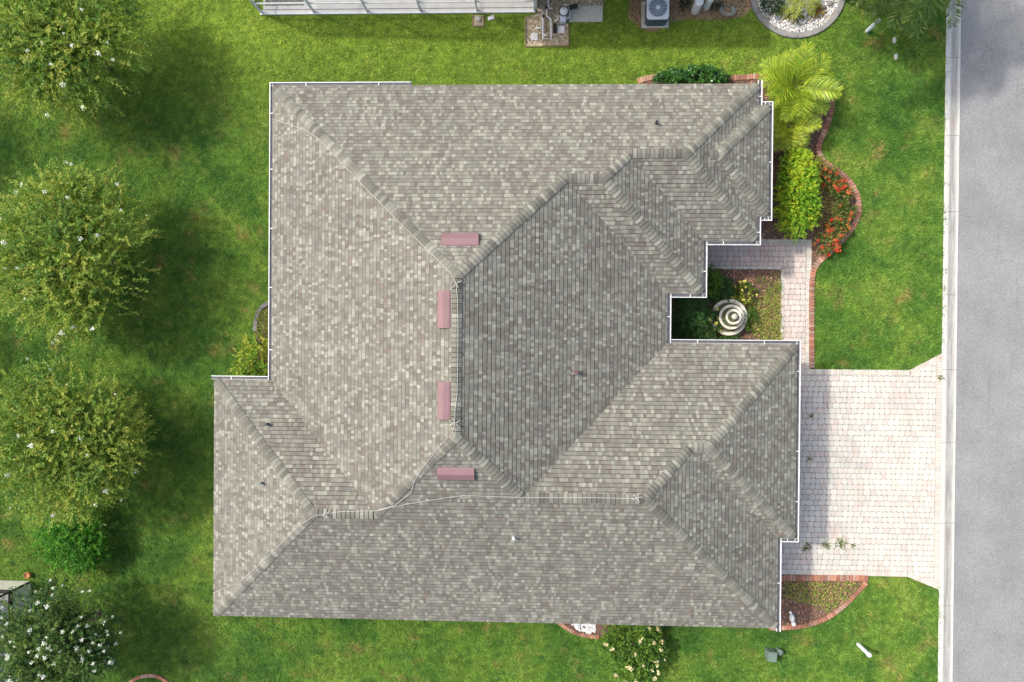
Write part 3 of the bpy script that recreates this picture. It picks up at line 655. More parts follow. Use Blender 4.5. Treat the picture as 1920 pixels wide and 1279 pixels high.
# low ground cover patches
def cover(poly, n, pal, label, h=.12, L=.1, Wd=.03):
    P = scatter(poly, n, .02, h); m = len(P); a = rng.uniform(0, 6.28, m); D = unit(np.c_[np.cos(a), np.sin(a), rng.uniform(.1, 1.0, m)]); Nn = unit(np.c_[rng.normal(0, .5, (m, 2)), np.ones(m)])
    cols = np.array(pal)[rng.integers(0, len(pal), m)] * rng.uniform(.7, 1.25, (m, 1)); o = mk_np('ground_cover', leaves(P, D, Nn, rng.uniform(.6, 1.3, m) * L, Wd), np.arange(m * 4).reshape(-1, 4), 'leaf', cols); o['kind'] = 'stuff'; o['label'] = label
YG = [(.24, .30, .035), (.16, .24, .03), (.32, .30, .08), (.12, .18, .03)]
YG2 = [(.34, .44, .05), (.24, .37, .045), (.48, .44, .13), (.56, .34, .20), (.18, .30, .04)]
cover(W2([(1405, 575), (1440, 545), (1463, 520), (1464, 640), (1420, 640), (1402, 610)]), 2000, YG2, 'yellow-green ground cover beside the front walk')
cover(W2([(1415, 520), (1462, 508), (1462, 560), (1410, 570)]), 350, YG + [(.3, .2, .1)], 'thin ground cover at the corner of the walk')
cover(W2([(1520, 345), (1555, 340), (1585, 360), (1590, 420), (1560, 440), (1525, 420), (1515, 380)]), 1100, YG2, 'yellow-green ground cover between the red-flowered shrubs')
cover(W2([(1470, 1090), (1615, 1090), (1590, 1120), (1550, 1145), (1510, 1130), (1470, 1120)]), 1300, YG2, 'weedy ground cover in the bed below the driveway')
cover(W2([(1428, 165), (1470, 150), (1470, 210), (1450, 195)]), 700, YG + [(.3, .25, .12)], 'thin ground cover beside the larger palm')
cover(W2([(484, 585), (508, 575), (508, 640), (482, 628)]), 500, YG, 'low weeds inside the grey stone edging')

# ------------------------------------------------------------------ plants
def shoots(S0, D, Ln, k, leafL, leafW, droop=.15, spread=1.0, r=rng):
    n = len(S0); tt = ((np.arange(k) + .6) / k)[None, :, None]; Ln = Ln[:, None, None]
    P = S0[:, None] + D[:, None] * Ln * tt - np.array([0, 0, 1.]) * droop * Ln * tt ** 2
    P = P.reshape(-1, 3); Dr = np.repeat(D, k, 0); rv = unit(r.normal(0, 1, (n * k, 3))); lat = unit(rv - Dr * np.sum(rv * Dr, 1, keepdims=True))
    Dl = unit(Dr * .7 + lat * spread); Nn = unit(r.normal(0, .55, (n * k, 3)) + np.array([0, 0, 1.]))
    return leaves(P, Dl, Nn, r.uniform(.7, 1.25, n * k) * leafL, r.uniform(.8, 1.2, n * k) * leafW), n * k
def crown(name, parent, cen, rad, nsh, k, leafL, leafW, pal, seed, nclump=26, sig=.28, shootL=(.3, .7), droop=.15, mat='leaf', top=-.25, shell=(.45, .92), outward=.8):
    r = np.random.default_rng(seed); cen = np.array(cen); rad = np.array(rad)
    cd = unit(r.normal(0, 1, (nclump * 3, 3))); cd = cd[cd[:, 2] > top][:nclump]; cr = r.uniform(*shell, len(cd)); cc = cd * cr[:, None]; ct = r.uniform(0, 1, len(cd))
    idx = r.integers(0, len(cd), nsh); S0 = cc[idx] + r.normal(0, sig, (nsh, 3)); rr = np.linalg.norm(S0, axis=1); S0[rr > 1] /= rr[rr > 1, None]
    D = unit(unit(S0) * outward + r.normal(0, .55, (nsh, 3)) + np.array([0, 0, .35])); Ln = r.uniform(*shootL, nsh)
    V, m = shoots(cen + S0 * rad, D, Ln, k, leafL, leafW, droop, 1.0, r)
    tn = np.clip(np.repeat(ct[idx] + r.normal(0, .25, nsh), k), 0, .999); pal = np.array(pal); f = tn * (len(pal) - 1); i0 = f.astype(int); i1 = np.minimum(i0 + 1, len(pal) - 1)
    cols = (pal[i0] * (1 - (f - i0))[:, None] + pal[i1] * (f - i0)[:, None]) * r.uniform(.75, 1.25, (m, 1))
    o = mk_np(name, V, np.arange(m * 4).reshape(-1, 4), mat, cols, parent)
    tips = cen + S0 * rad + D * Ln[:, None]; return o, cen + cc * rad, tips
def blossom_mesh(name, seed, n, size, pal, tall=1.0, petal=.05):
    r = np.random.default_rng(seed); P = r.normal(0, .35, (n, 3)) * size * np.array([1, 1, tall]); D = unit(r.normal(0, 1, (n, 3)) + np.array([0, 0, .5])); Nn = unit(r.normal(0, .5, (n, 3)) + np.array([0, 0, 1.]))
    V = leaves(P, D, Nn, petal, petal * .9); cols = np.array(pal)[r.integers(0, len(pal), n)]; o = mk_np(name, V, np.arange(n * 4).reshape(-1, 4), 'petal', cols); me = o.data; bpy.data.objects.remove(o); return me
WHITE = [blossom_mesh('blossom', i, 26, .10, [(.85, .85, .80), (.80, .82, .74), (.9, .9, .88)], 1.2, .06) for i in range(4)]
PEACH = [blossom_mesh('blossom', 20 + i, 14, .06, [(.85, .72, .42), (.85, .78, .52), (.82, .62, .35)], .6, .065) for i in range(3)]
YELLOW = [blossom_mesh('blossom', 30 + i, 10, .06, [(.80, .70, .12), (.85, .80, .35)], .6, .055) for i in range(3)]
RED = [blossom_mesh('blossom', 40 + i, 24, .085, [(.62, .045, .02), (.70, .09, .03), (.55, .03, .025), (.72, .17, .05)], .5, .05) for i in range(4)]
ORANGE = [blossom_mesh('blossom', 50 + i, 16, .07, [(.75, .20, .04), (.72, .30, .07), (.62, .12, .04)], .5, .045) for i in range(3)]
def put_blossoms(root, tips, meshes, n, seed, rad, cen, side=0.0, sc_=(.6, 1.3)):
    r = random.Random(seed); zc = cen[2]; up = [t_ for t_ in tips if t_[2] > zc - .15 * rad[2] + side]
    up.sort(key=lambda v: -np.linalg.norm((np.array(v) - np.array(cen)) / np.array(rad))); up = up[:max(n * 6, len(up) // 3)]; r.shuffle(up)
    for t_ in up[:n]:
        o = link('blossom', r.choice(meshes), root); o.location = Vector(t_) - root.location + Vector((0, 0, .03)); s = r.uniform(*sc_); o.scale = (s, s, s); o.rotation_euler = (r.uniform(-.5, .5), r.uniform(-.5, .5), r.uniform(0, 6.28))
def stems(root, base, tops, r0, name='trunk', mat='bark', fork=.35, nmain=5, seed=1):
    r = random.Random(seed); mb = MB(); base = Vector(base); tops = [Vector(t_) for t_ in tops]; mains = []
    for k in range(nmain):
        tp = tops[k % len(tops)]; mid = base + (tp - base) * fork + Vector((r.uniform(-.1, .1), r.uniform(-.1, .1), .35 * (tp.z - base.z) * .5)); b0 = base + Vector((r.uniform(-.12, .12), r.uniform(-.12, .12), -.05))
        mb.tube([b0, b0.lerp(mid, .5) + Vector((r.uniform(-.05, .05), r.uniform(-.05, .05), 0)), mid, mid.lerp(tp, .55) + Vector((0, 0, .1)), tp], [r0, r0 * .85, r0 * .65, r0 * .4, r0 * .15], 7); mains.append(mid)
    for tp in tops[nmain:]:
        m0 = min(mains, key=lambda q: (q - tp).length); mb.tube([m0, m0.lerp(tp, .5) + Vector((r.uniform(-.1, .1), r.uniform(-.1, .1), .12)), tp], [r0 * .42, r0 * .28, r0 * .1], 5)
    return mb
def local(mb, o): mb.V = [tuple(Vector(v) - o) for v in mb.V]; return mb
def tree(px, py, zc, rad, label, seed, pal, nfl, nsh=2600, k=24, group='crape myrtle trees on the left lawn', leafL=.095, leafW=.046, base=None, name='crape_myrtle_tree', world=None):
    cen = world or at(px, py, zc); base = Vector((cen.x, cen.y, 0)); root = thing(name, label, 'tree', base, group)
    o, cl, tips = crown('crown', root, (0, 0, zc), rad, nsh, k, leafL, leafW, pal, seed, 75, .2, (.35, .8), .2, top=-.55, shell=(.3, .95))
    stems(root, (0, 0, 0), cl, .05, nmain=6, seed=seed).build('trunk', 'bark', root, True)
    if nfl: put_blossoms(root, [np.array(t_) + np.array(base) for t_ in tips], WHITE, nfl, seed, rad, (cen.x, cen.y, zc), 0, (.4, .95))
    return root
MYR = [(.110, .215, .034), (.170, .290, .042), (.240, .350, .050), (.310, .395, .058), (.370, .395, .070)]
MYD = [(.034, .090, .022), (.055, .130, .030), (.090, .175, .036), (.135, .215, .042)]
tree(128, 78, 2.6, (2.65, 2.45, 1.6), 'loose crape myrtle tree at the upper left corner with few white blossoms', 101, MYR, 20)
tree(135, 478, 2.6, (2.6, 2.75, 1.6), 'crape myrtle tree at the middle of the left lawn with white blossoms', 102, MYR, 34)
tree(112, 828, 2.6, (2.6, 2.6, 1.6), 'crape myrtle tree above the bright green round shrub', 103, MYR, 24)
tree(106, 1200, 2.6, (1.85, 1.85, 1.35), 'dense dark green tree full of white blossoms at the lower left corner', 104, MYD, 95, 1500, 24)
tree(0, 0, 3.2, (2.5, 2.5, 1.5), 'unseen crape myrtle tree outside the left picture edge, upper, put in for its shade', 105, MYR, 0, 900, world=Vector((-25.0, 7.9, 3.2)))  # this tree and the next are unseen, put in to shade the left lawn
tree(0, 0, 3.2, (2.5, 2.5, 1.5), 'unseen crape myrtle tree outside the left picture edge, lower, put in for its shade', 106, MYR, 0, 900, world=Vector((-25.2, -.4, 3.2)))

def bush(name, label, cat, px, py, h, rad, pal, seed, nsh=260, k=12, leafL=.08, leafW=.045, shootL=(.1, .25), mat='leaf', fl=None, nfl=0, group=None, nclump=22, sig=.25, sc_=(.6, 1.2), droop=.1, outward=.9, shell=(.5, .95)):
    zc = h - rad[2]; cen = at(px, py, max(zc, .05)); root = thing(name, label, cat, (cen.x, cen.y, 0), group)
    o, cl, tips = crown('foliage', root, (0, 0, zc), rad, nsh, k, leafL, leafW, pal, seed, nclump, sig, shootL, droop, mat, -.15, shell, outward)
    stems(root, (0, 0, 0), cl[:9], .022, fork=.4, nmain=4, seed=seed).build('stem', 'bark', root)
    if fl: put_blossoms(root, [np.array(t_) + np.array((cen.x, cen.y, 0)) for t_ in tips], fl, nfl, seed, rad, (cen.x, cen.y, zc), 0, sc_)
    return root
BRI = [(.05, .19, .016), (.085, .28, .02), (.14, .36, .028), (.07, .23, .02)]
bush('round_shrub', 'bright green round shrub under the lowest crape myrtle of the row', 'shrub', 140, 1012, 1.6, (1.25, 1.1, .85), BRI, 201, 900, 14, .085, .05, (.15, .35))
bush('corner_shrub', 'yellow-green shrub in the corner of the left eave', 'shrub', 478, 672, 1.2, (.72, .78, .6), [(.09, .22, .02), (.18, .33, .03), (.38, .46, .05), (.46, .48, .07)], 202, 420, 10, .085, .055, (.12, .28))
bush('clipped_hedge', 'glossy dark green clipped hedge against the upper eave', 'hedge', 1296, 152, 1.0, (1.28, .42, .55), [(.022, .085, .018), (.04, .13, .022), (.075, .19, .03)], 203, 950, 9, .085, .05, (.08, .18), 'glossy_leaf', nclump=60, sig=.2)
bush('yellow_shrub', 'long bright yellow-green shrub in front of the upper right eave', 'shrub', 1493, 366, 1.5, (.56, 1.5, .8), [(.14, .32, .015), (.25, .45, .02), (.42, .57, .03), (.54, .60, .04)], 204, 1500, 14, .085, .042, (.2, .4), nclump=46, sig=.2)
ix = [(1559, 333, .36, .36, 'red-flowered shrub at the top of the curved brick edging', RED, 26), (1578, 362, .34, .34, 'orange-red-flowered shrub just below the topmost red-flowered one', ORANGE, 12), (1582, 396, .33, .32, 'mostly green shrub with few orange flowers at the brick curve', ORANGE, 4), (1572, 424, .34, .32, 'green shrub with small orange flowers above the lowest red-flowered one', ORANGE, 12), (1552, 452, .46, .42, 'largest red-flowered shrub beside the end of the front walk', RED, 34)]
for i, (x, y, r0, h, lb, fl, nf) in enumerate(ix):
    bush('flowering_shrub', lb, 'shrub', x, y, h + .15, (r0, r0 * .85, h * .6), [(.07, .13, .02), (.13, .20, .03), (.22, .26, .05), (.24, .17, .06)], 210 + i, 150, 10, .075, .04, (.1, .22), fl=fl + (ORANGE if fl is RED else RED[:1]), nfl=nf, group='flowering shrubs along the brick curve', sc_=(.7, 1.25))
bush('small_shrub', 'small pale yellow shrub between the yellow-green shrub and the brick edging', 'shrub', 1532, 314, .4, (.25, .25, .22), [(.38, .36, .06), (.28, .26, .04)], 220, 60, 8, .08, .03)
# courtyard
bush('courtyard_shrub', 'bright green rounded shrub under the courtyard eave', 'shrub', 1333, 528, 1.0, (.24, .48, .4), [(.07, .17, .015), (.14, .25, .02)], 230, 170, 10, .075, .04)
DKG = [(.03, .10, .022), (.05, .15, .03), (.08, .20, .04)]
bush('fern_shrub', 'dark feathery shrub in the upper inner corner of the courtyard', 'shrub', 1288, 588, 1.1, (.62, .55, .5), DKG, 231, 330, 16, .10, .022, (.3, .55), group='dark courtyard shrubs')
bush('fern_shrub', 'dark feathery shrub in the lower inner corner of the courtyard', 'shrub', 1290, 630, .8, (.6, .4, .4), DKG, 232, 240, 16, .10, .022, (.3, .5), group='dark courtyard shrubs')
bush('leafy_shrub', 'dark green leafy shrub above the fountain', 'shrub', 1348, 542, .65, (.40, .4, .35), DKG, 233, 240, 10, .08, .04)
bush('flowering_shrub', 'shrub with pale yellow flowers left of the fountain', 'shrub', 1326, 606, .6, (.32, .5, .3), DKG + [(.12, .18, .03)], 234, 210, 10, .075, .04, fl=YELLOW, nfl=26, sc_=(.8, 1.3))
bush('flowering_shrub', 'yellow-tinged shrub at the upper right of the fountain', 'shrub', 1394, 552, .45, (.34, .34, .25), [(.12, .2, .02), (.3, .32, .03), (.06, .14, .02)], 235, 150, 10, .07, .035, fl=YELLOW, nfl=20)
bush('leafy_shrub', 'green leafy shrub below the fountain', 'shrub', 1362, 644, .45, (.65, .2, .25), DKG + [(.08, .18, .03)], 236, 260, 10, .075, .04)
bush('leafy_shrub', 'low green shrub between the fountain and the yellow ground cover', 'shrub', 1405, 600, .35, (.25, .35, .2), [(.07, .16, .02), (.14, .22, .03)], 237, 120, 10, .07, .035)
bush('rose_bush', 'rose bush with pale peach blossoms under the lower eave', 'shrub', 1183, 1212, 1.2, (1.02, 1.08, .65), [(.045, .12, .02), (.08, .19, .026), (.17, .29, .034), (.12, .25, .028)], 240, 800, 12, .085, .048, (.2, .45), fl=PEACH, nfl=30, sc_=(.8, 1.3))

# palms
def frond_mesh(seed, Ln, npair, lf, wd, droop, pal, arch=.55):
    r = np.random.default_rng(seed); tt = np.linspace(0, 1, 14); P = np.c_[Ln * (tt - .12 * droop * tt ** 2), np.zeros(14), Ln * (arch * tt - droop * tt ** 2)]
    k = npair; u = np.linspace(.12, .99, k); Q = np.stack([np.interp(u, tt, P[:, i]) for i in range(3)], 1); T = unit(np.stack([np.interp(np.minimum(u + .03, 1), tt, P[:, i]) for i in range(3)], 1) - np.stack([np.interp(u - .03, tt, P[:, i]) for i in range(3)], 1))
    V = []; cols = []; pal = np.array(pal)
    for sg in (-1, 1):
        D = unit(T * .65 + np.array([0, sg, 0]) * (1 - .35 * u)[:, None] + np.array([0, 0, 1]) * r.normal(.05, .22, (k, 1)) + r.normal(0, .08, (k, 3))); Nn = unit(np.cross(T, np.array([0, sg, 0])) * sg + r.normal(0, .35, (k, 3)) + np.array([0, 0, .5]))
        L_ = lf * np.sin(np.clip(u * 2.4 + .55, 0, 3.0)) ** .7 * r.uniform(.85, 1.1, k)
        a = leaves(Q, D, Nn, L_, wd, .1); V.append(a); cols.append(pal[r.integers(0, len(pal), k)] * r.uniform(.75, 1.2, (k, 1)))
    mb = MB(); mb.tube([tuple(p) for p in P], [.02 - .0012 * i for i in range(14)], 4); nV = np.array(mb.V); quads = [f for f in mb.F if len(f) == 4][:52]
    VV = np.concatenate(V + [nV]); Fq = np.concatenate([np.arange(4 * k * 2).reshape(-1, 4), np.array(quads) + 8 * k]); cc = np.concatenate(cols + [np.tile(pal.mean(0) * .9, (len(quads), 1))])
    o = mk_np('frond', VV, Fq, 'frond', cc); me = o.data; bpy.data.objects.remove(o); return me
def palm(name, label, base, h, nf, meshes, seed, r0=.08, group=None, tilt=(.15, 1.15), s=(.85, 1.1), arc=(0, 6.283)):
    r = random.Random(seed); root = thing(name, label, 'palm', base, group)
    mb = MB(); n = 9; mb.tube([(r.uniform(-.02, .02), r.uniform(-.02, .02), -.05 + (h + .05) * k / (n - 1)) for k in range(n)], [r0 * (1.25 - .35 * k / (n - 1) + (.06 if k % 2 else 0)) for k in range(n)], 9); mb.build('trunk', 'palm_bark', root, True)
    for k in range(nf):
        o = link('frond', r.choice(meshes), root); an = arc[0] + (arc[1] - arc[0]) * ((k * .618034) % 1); el = r.uniform(*tilt); q = r.uniform(*s)
        o.location = (math.cos(an) * .04, math.sin(an) * .04, h - .03 + .01 * k / nf); o.rotation_euler = (r.uniform(-.3, .3), -el + .55, an); o.scale = (q, q, q)
    return root
ARE = [(.26, .40, .025), (.38, .50, .03), (.20, .33, .025), (.48, .53, .05)]
ar = [frond_mesh(300 + i, 1.45, 58, .52, .024, .62, ARE) for i in range(4)]; ar2 = [frond_mesh(310 + i, 1.0, 46, .42, .024, .6, [(.42, .50, .035), (.54, .55, .05), (.30, .41, .035)]) for i in range(3)]
p = at(1497, 160, 1.3); palm('areca_palm', 'larger bright green palm at the upper right house corner', (p.x, p.y, 0), 1.15, 32, ar, 31, .06, 'small palms in the front bed', (.1, 1.2))
p = at(1482, 236, 1.0); palm('areca_palm', 'smaller yellow-green palm just below the larger one', (p.x, p.y, 0),   .85, 26, ar2, 32, .05, 'small palms in the front bed', (.1, 1.2))
qn = [frond_mesh(320 + i, 2.7, 70, .62, .034, .85, [(.10, .19, .03), (.16, .25, .04), (.22, .29, .06), (.07, .14, .03)], .5) for i in range(4)]
p = at(1676, -28, 0); palm('feather_palm', 'feather palm hanging over the kerb at the upper right corner', (p.x, p.y, 0), 3.1, 22, qn, 33, .15, None, (-.1, .9), (.95, 1.15), (1.2, 5.0))
p = at(1572, -10, 0); palm('feather_palm', 'unseen tall feather palm beyond the upper picture edge, put in for its shade', (p.x, p.y, 0), 6.3, 24, qn, 34, .16, None, (-.2, 1.0), (1.0, 1.2))  # unseen palm, placed so that its crown shades the road

# ------------------------------------------------------------------ fountain and small garden objects
p = at(1366, 595, .3); ft = thing('fountain', 'round three-tiered stone fountain in the courtyard bed', 'fountain', (p.x, p.y, .0))
def sc_lathe(prof, n=40, wob=0, lobes=0):
    mb = MB(); mb.lathe(prof, n)
    if lobes: mb.V = [(v[0] * (1 + wob * math.cos(lobes * math.atan2(v[1], v[0]))), v[1] * (1 + wob * math.cos(lobes * math.atan2(v[1], v[0]))), v[2]) for v in mb.V]
    return mb
bs = sc_lathe([(.50, 0), (.52, .03), (.48, .08), (.54, .22), (.60, .34), (.615, .37), (.60, .39), (.53, .385), (.50, .35), (.47, .25)]).build('basin', 'fountain_stone', ft, True)
sc_lathe([(.45, .26), (.50, .325)], 40).build('water', 'green_water', bs)
sc_lathe([(.16, .24), (.11, .32), (.10, .48), (.14, .56), (.12, .60)], 24).build('column', 'fountain_stone', ft, True)
b2 = sc_lathe([(.10, .58), (.20, .60), (.34, .66), (.405, .715), (.41, .735), (.39, .745), (.35, .725), (.28, .69)], 48).build('bowl', 'fountain_stone', ft, True); sc_lathe([(.26, .68), (.33, .712)], 40).build('water', 'green_water', b2)
sc_lathe([(.09, .69), (.065, .74), (.06, .86), (.10, .90)], 20).build('column', 'fountain_stone', ft, True)
b3 = sc_lathe([(.06, .90), (.13, .92), (.22, .965), (.255, 1.0), (.255, 1.015), (.235, 1.02), (.20, 1.0), (.16, .985)], 40).build('bowl', 'fountain_stone', ft, True); sc_lathe([(.15, .975), (.19, .992)], 32).build('water', 'green_water', b3)
ft.scale = (1.1, 1.1, 1.0)
sc_lathe([(.07, .98), (.05, 1.03), (.045, 1.10), (.085, 1.14), (.10, 1.18), (.07, 1.23), (.03, 1.26), (.012, 1.30)], 20).build('finial', 'fountain_stone', ft, True)

def round_post(px, py, label):
    p = at(px, py); mb = MB(); mb.lathe([(.07, -.05), (.07, .86), (.085, .87), (.085, .93), (.075, .97), (.045, 1.0), (.01, 1.01)], 24); o = mb.build('marker_post', 'post_white', None, False, (p.x, p.y, 0)); tag(o, label, 'post', 'white round posts on the front lawn')
round_post(1625, 59, 'white round post on the lawn near the overhanging palm'); round_post(1609, 1208, 'white round post on the lower right lawn')
def rock(px, py, r, h, label, mat='pvc', name='garden_stone', cat='stone'):
    pt = at(px, py); q = np.random.default_rng(int(px)); mb = MB(); mb.lathe([(r * .8, 0), (r, h * .3), (r * .9, h * .65), (r * .55, h * .92), (r * .1, h)], 9); mb.V = [tuple(np.array(v) * (1 + q.uniform(-.15, .15))) for v in mb.V]
    return tag(mb.build(name, mat, None, False, (pt.x, pt.y, .01)), label, cat)
# white garden figure lying in the lower bed
p = at(1483, 1157); gf = thing('garden_ornament', 'small white ornament in the bed below the driveway', 'ornament', (p.x, p.y, .02)); mb = MB(); mb.lathe([(.05, 0), (.11, .03), (.12, .10), (.09, .2), (.05, .24), (.01, .25)], 12); mb.V = [(v[0] * .8 - v[1] * .1, v[1] * 1.5, v[2]) for v in mb.V]; mb.build('body', 'pvc', gf, True)
mb = MB(); mb.lathe([(.03, .12), (.08, .16), (.085, .22), (.05, .28), (.01, .3)], 12, .03, -.17); mb.build('head', 'pvc', gf, True); mb = MB(); mb.lathe([(.02, .02), (.06, .05), (.05, .1), (.01, .13)], 10, -.05, .2); mb.build('tail', 'pvc', gf, True)
# utility pedestal and cap
p = at(1441, 1222); ub = thing('utility_pedestal', 'grey-green utility pedestal box on the lower lawn', 'utility box', (p.x, p.y, 0)); M = Matrix.Rotation(-.1, 4, 'Z'); mb = MB(); mb.box(-.15, .15, -.16, .16, 0, .42, M=M); mb.build('body', 'utility_green', ub); mb = MB(); mb.box(-.17, .17, -.18, .18, .42, .47, M=M); mb.box(-.15, .15, -.16, .16, .47, .5, M=M); mb.build('lid', 'utility_green', ub); mb = MB(); mb.box(.152, .165, -.03, .03, .2, .28, M=M); mb.build('latch', 'black_plastic', ub)
p = at(1458, 1217); mb = MB(); mb.lathe([(.09, 0), (.09, .26), (.11, .27), (.11, .31), (.08, .34), (.02, .35)], 16); tag(mb.build('utility_stub', 'utility_green', None, False, (p.x, p.y, 0)), 'small round green utility cap beside the pedestal box', 'utility cap')
for (x, y, lb) in ((1676, 76, 'small grey-white valve box on the lawn under the palm'), (1679, 107, 'small white valve cap on the lawn below the valve box')):
    p = at(x, y); mb = MB(); mb.lathe([(.09, 0), (.09, .05), (.075, .065), (.03, .07)], 12); mb.V = [(v[0] * .8, v[1] * 1.3, v[2]) for v in mb.V]; mb.box(-.03, .03, -.05, .05, .066, .085); tag(mb.build('valve_box', 'concrete', None, False, (p.x, p.y, 0)), lb, 'valve box')
p = at(57, 1076); mb = MB(); mb.lathe([(.07, 0), (.10, .16), (.12, .17), (.12, .21), (.10, .215), (.09, .17), (.02, .16)], 16); tag(mb.build('clay_pot', 'terracotta', None, False, (p.x, p.y, 0)), 'small orange clay pot at the corner of the black-framed porch', 'pot')
# white pebbles by the lower eave
pb = W2([(1068, 1168), (1085, 1182), (1105, 1188), (1118, 1184), (1116, 1160), (1070, 1155)]); Pq = scatter(pb, 420, .03, .06); o = octa(Pq, rng.uniform(.02, .045, len(Pq)), rng.uniform(.6, .85, (len(Pq), 1)) * np.ones(3), 'pebbles', 'pebbles'); o['kind'] = 'stuff'; o['label'] = 'white pebbles under the lower eave'
# weeds in the driveway joints
for i, (x, y, s) in enumerate(((1508, 1030, .6), (1514, 1022, .9), (1549, 1021, 1.0), (1576, 1017, 1.4), (1599, 1022, .6), (1761, 708, .7), (1517, 860, .5), (1520, 780, .5))):
    p = at(x, y); r = np.random.default_rng(500 + i); n = int(40 * s); a = r.uniform(0, 6.28, n); P = np.c_[r.normal(0, .06 * s, (n, 2)), np.full(n, .045)]; D = unit(np.c_[np.cos(a), np.sin(a), r.uniform(.1, .7, n)])
    o = mk_np('weed_tuft', leaves(P, D, unit(np.c_[r.normal(0, .4, (n, 2)), np.ones(n)]), .09 * s + .03, .025), np.arange(4 * n).reshape(-1, 4), 'leaf', np.array([(.16, .2, .04)]) * r.uniform(.5, 1.4, (n, 1))); o.location = (p.x, p.y, 0)
    tag(o, ('weed tuft on the driveway near the garage corner', 'second weed tuft from the garage corner on the driveway', 'small weed tuft in the middle of the driveway weeds', 'largest weed tuft on the lower driveway', 'rightmost weed tuft on the lower driveway', 'weed tuft between the kerb and the driveway top', 'brown weed speck on the shaded middle driveway', 'brown weed speck on the shaded upper driveway')[i], 'weed', 'weeds in the driveway joints')

# ------------------------------------------------------------------ neighbour's side at the top of the picture
a_, b_c = at(490, 29), at(1004, 27); YC = a_.y
lan = thing('pool_enclosure', 'white-framed screened pool enclosure at the upper picture edge', 'enclosure', (a_.x, YC, 0))
X0, Xn, Yt = 0, b_c.x - a_.x, 4.6
structure(flat('pool_deck', [(a_.x + .1, YC + .2), (b_c.x, YC + .2), (b_c.x, YC + 7), (a_.x + .1, YC + 7)], .06, 'deck_white', .05), 'white pool deck inside the enclosure')
mb = MB(); mb.box(-.02, Xn, 0, .16, 0, .09); mb.build('footing', 'deck_white', lan)
ht = lambda x: 2.6 + 1.1 * x / Xn
for px in (490, 590, 690, 790, 895, 1002):
    x = at(px, 26).x - a_.x; x = max(.03, min(x, Xn - .03)); mb = MB(); mb.box(x - .025, x + .025, .03, .13, .09, ht(x)); mb.build('post', 'ac_light', lan)
for k in range(1, 4): mb = MB(); mb.box(.0, .05, .1 + k * 1.6, .15 + k * 1.6, .0, 2.6); mb.build('post', 'white_paint', lan)
mb = MB(); mb.box(.056, Xn - .056, .045, .10, .82, .87); mb.build('rail', 'white_paint', lan)
mb = MB(); mb.box(.0, .05, .135, 5, .82, .87); mb.build('rail', 'white_paint', lan)
V = [(0, .02, 2.6), (Xn, .02, ht(Xn)), (Xn, .12, ht(Xn)), (0, .12, 2.6)]; V += [(v[0], v[1], v[2] + .1) for v in V]; mk('top_beam', V, [(0, 1, 2, 3)[::-1], (4, 5, 6, 7), (0, 1, 5, 4), (1, 2, 6, 5), (2, 3, 7, 6), (3, 0, 4, 7)], 'white_paint', lan)
mk('screen', [(.03, .08, .09), (Xn, .08, .09), (Xn, .08, ht(Xn)), (.03, .08, 2.6)], [(0, 1, 2, 3)], 'screen_mesh', lan)
mk('screen', [(.025, .08, .09), (.025, 5, .09), (.025, 5, 2.6), (.025, .08, 2.6)], [(0, 1, 2, 3)], 'screen_mesh', lan)
mk('roof_screen', [(.03, .08, 2.68), (Xn, .08, ht(Xn) + .08), (Xn, 5, 3.6), (.03, 5, 3.2)], [(0, 1, 2, 3)], 'screen_mesh', lan)
for x in (1.6, 3.8, 5.9, 8.1): mb = MB(); mb.tube([(x, .1, ht(x) + .1), (x, 5, 3.5)], .04, 4); mb.build('rafter', 'white_paint', lan)
mb = MB(); mb.box(Xn - .02, Xn + .05, .2, 5, 0, 2.9); mb.build('side_panel', 'white_paint', lan)
g0 = at(498, 12); gp = [(g0.x, g0.y), (at(570, 12).x, g0.y), (at(570, 12).x, g0.y + 1.2), (g0.x, g0.y + 1.2)]; structure(flat('gravel_patch', gp, .068, 'dark_concrete', .02), 'grey gravel patch inside the enclosure')
Pq = scatter(gp, 500, .07, .085); o = octa(Pq, rng.uniform(.015, .035, len(Pq)), rng.uniform(.15, .6, (len(Pq), 1)) * np.ones(3), 'gravel', 'pebbles'); o['kind'] = 'stuff'; o['label'] = 'grey gravel inside the enclosure'
# unseen neighbouring house, its eave set high to throw shade along the upper lawn
nh = thing('neighbouring_house', 'unseen neighbouring stucco house beyond the upper picture edge', 'house', (0, 0, 0)); nx0, nx1, ny0, ny1 = -.6, 4.9, 12.66, 26
ring('wall', [(nx0, ny1), (nx1, ny1), (nx1, ny0), (nx0, ny0)], 0, 3.55, 'neighbour_stucco', nh)
e = .85; a, b_, c, d = nx0 - 6.5, nx1 + e, ny0 - e, ny1 + e; a = -2.6; h = min(b_ - a, d - c) / 2; mk('roof', [(a, c, 3.6), (b_, c, 3.6), (b_, d, 3.6), (a, d, 3.6), ((a + b_) / 2, c + h, 3.6 + h * .5), ((a + b_) / 2, d - h, 3.6 + h * .5)], [(0, 1, 4), (1, 2, 5, 4), (2, 3, 5), (3, 0, 4, 5), (3, 2, 1, 0)], 'neighbour_roof', nh)
mb = MB(); mb.box(a + .02, b_ - .02, c - .02, c + .0, 3.42, 3.59); mb.build('fascia', 'white_paint', nh)

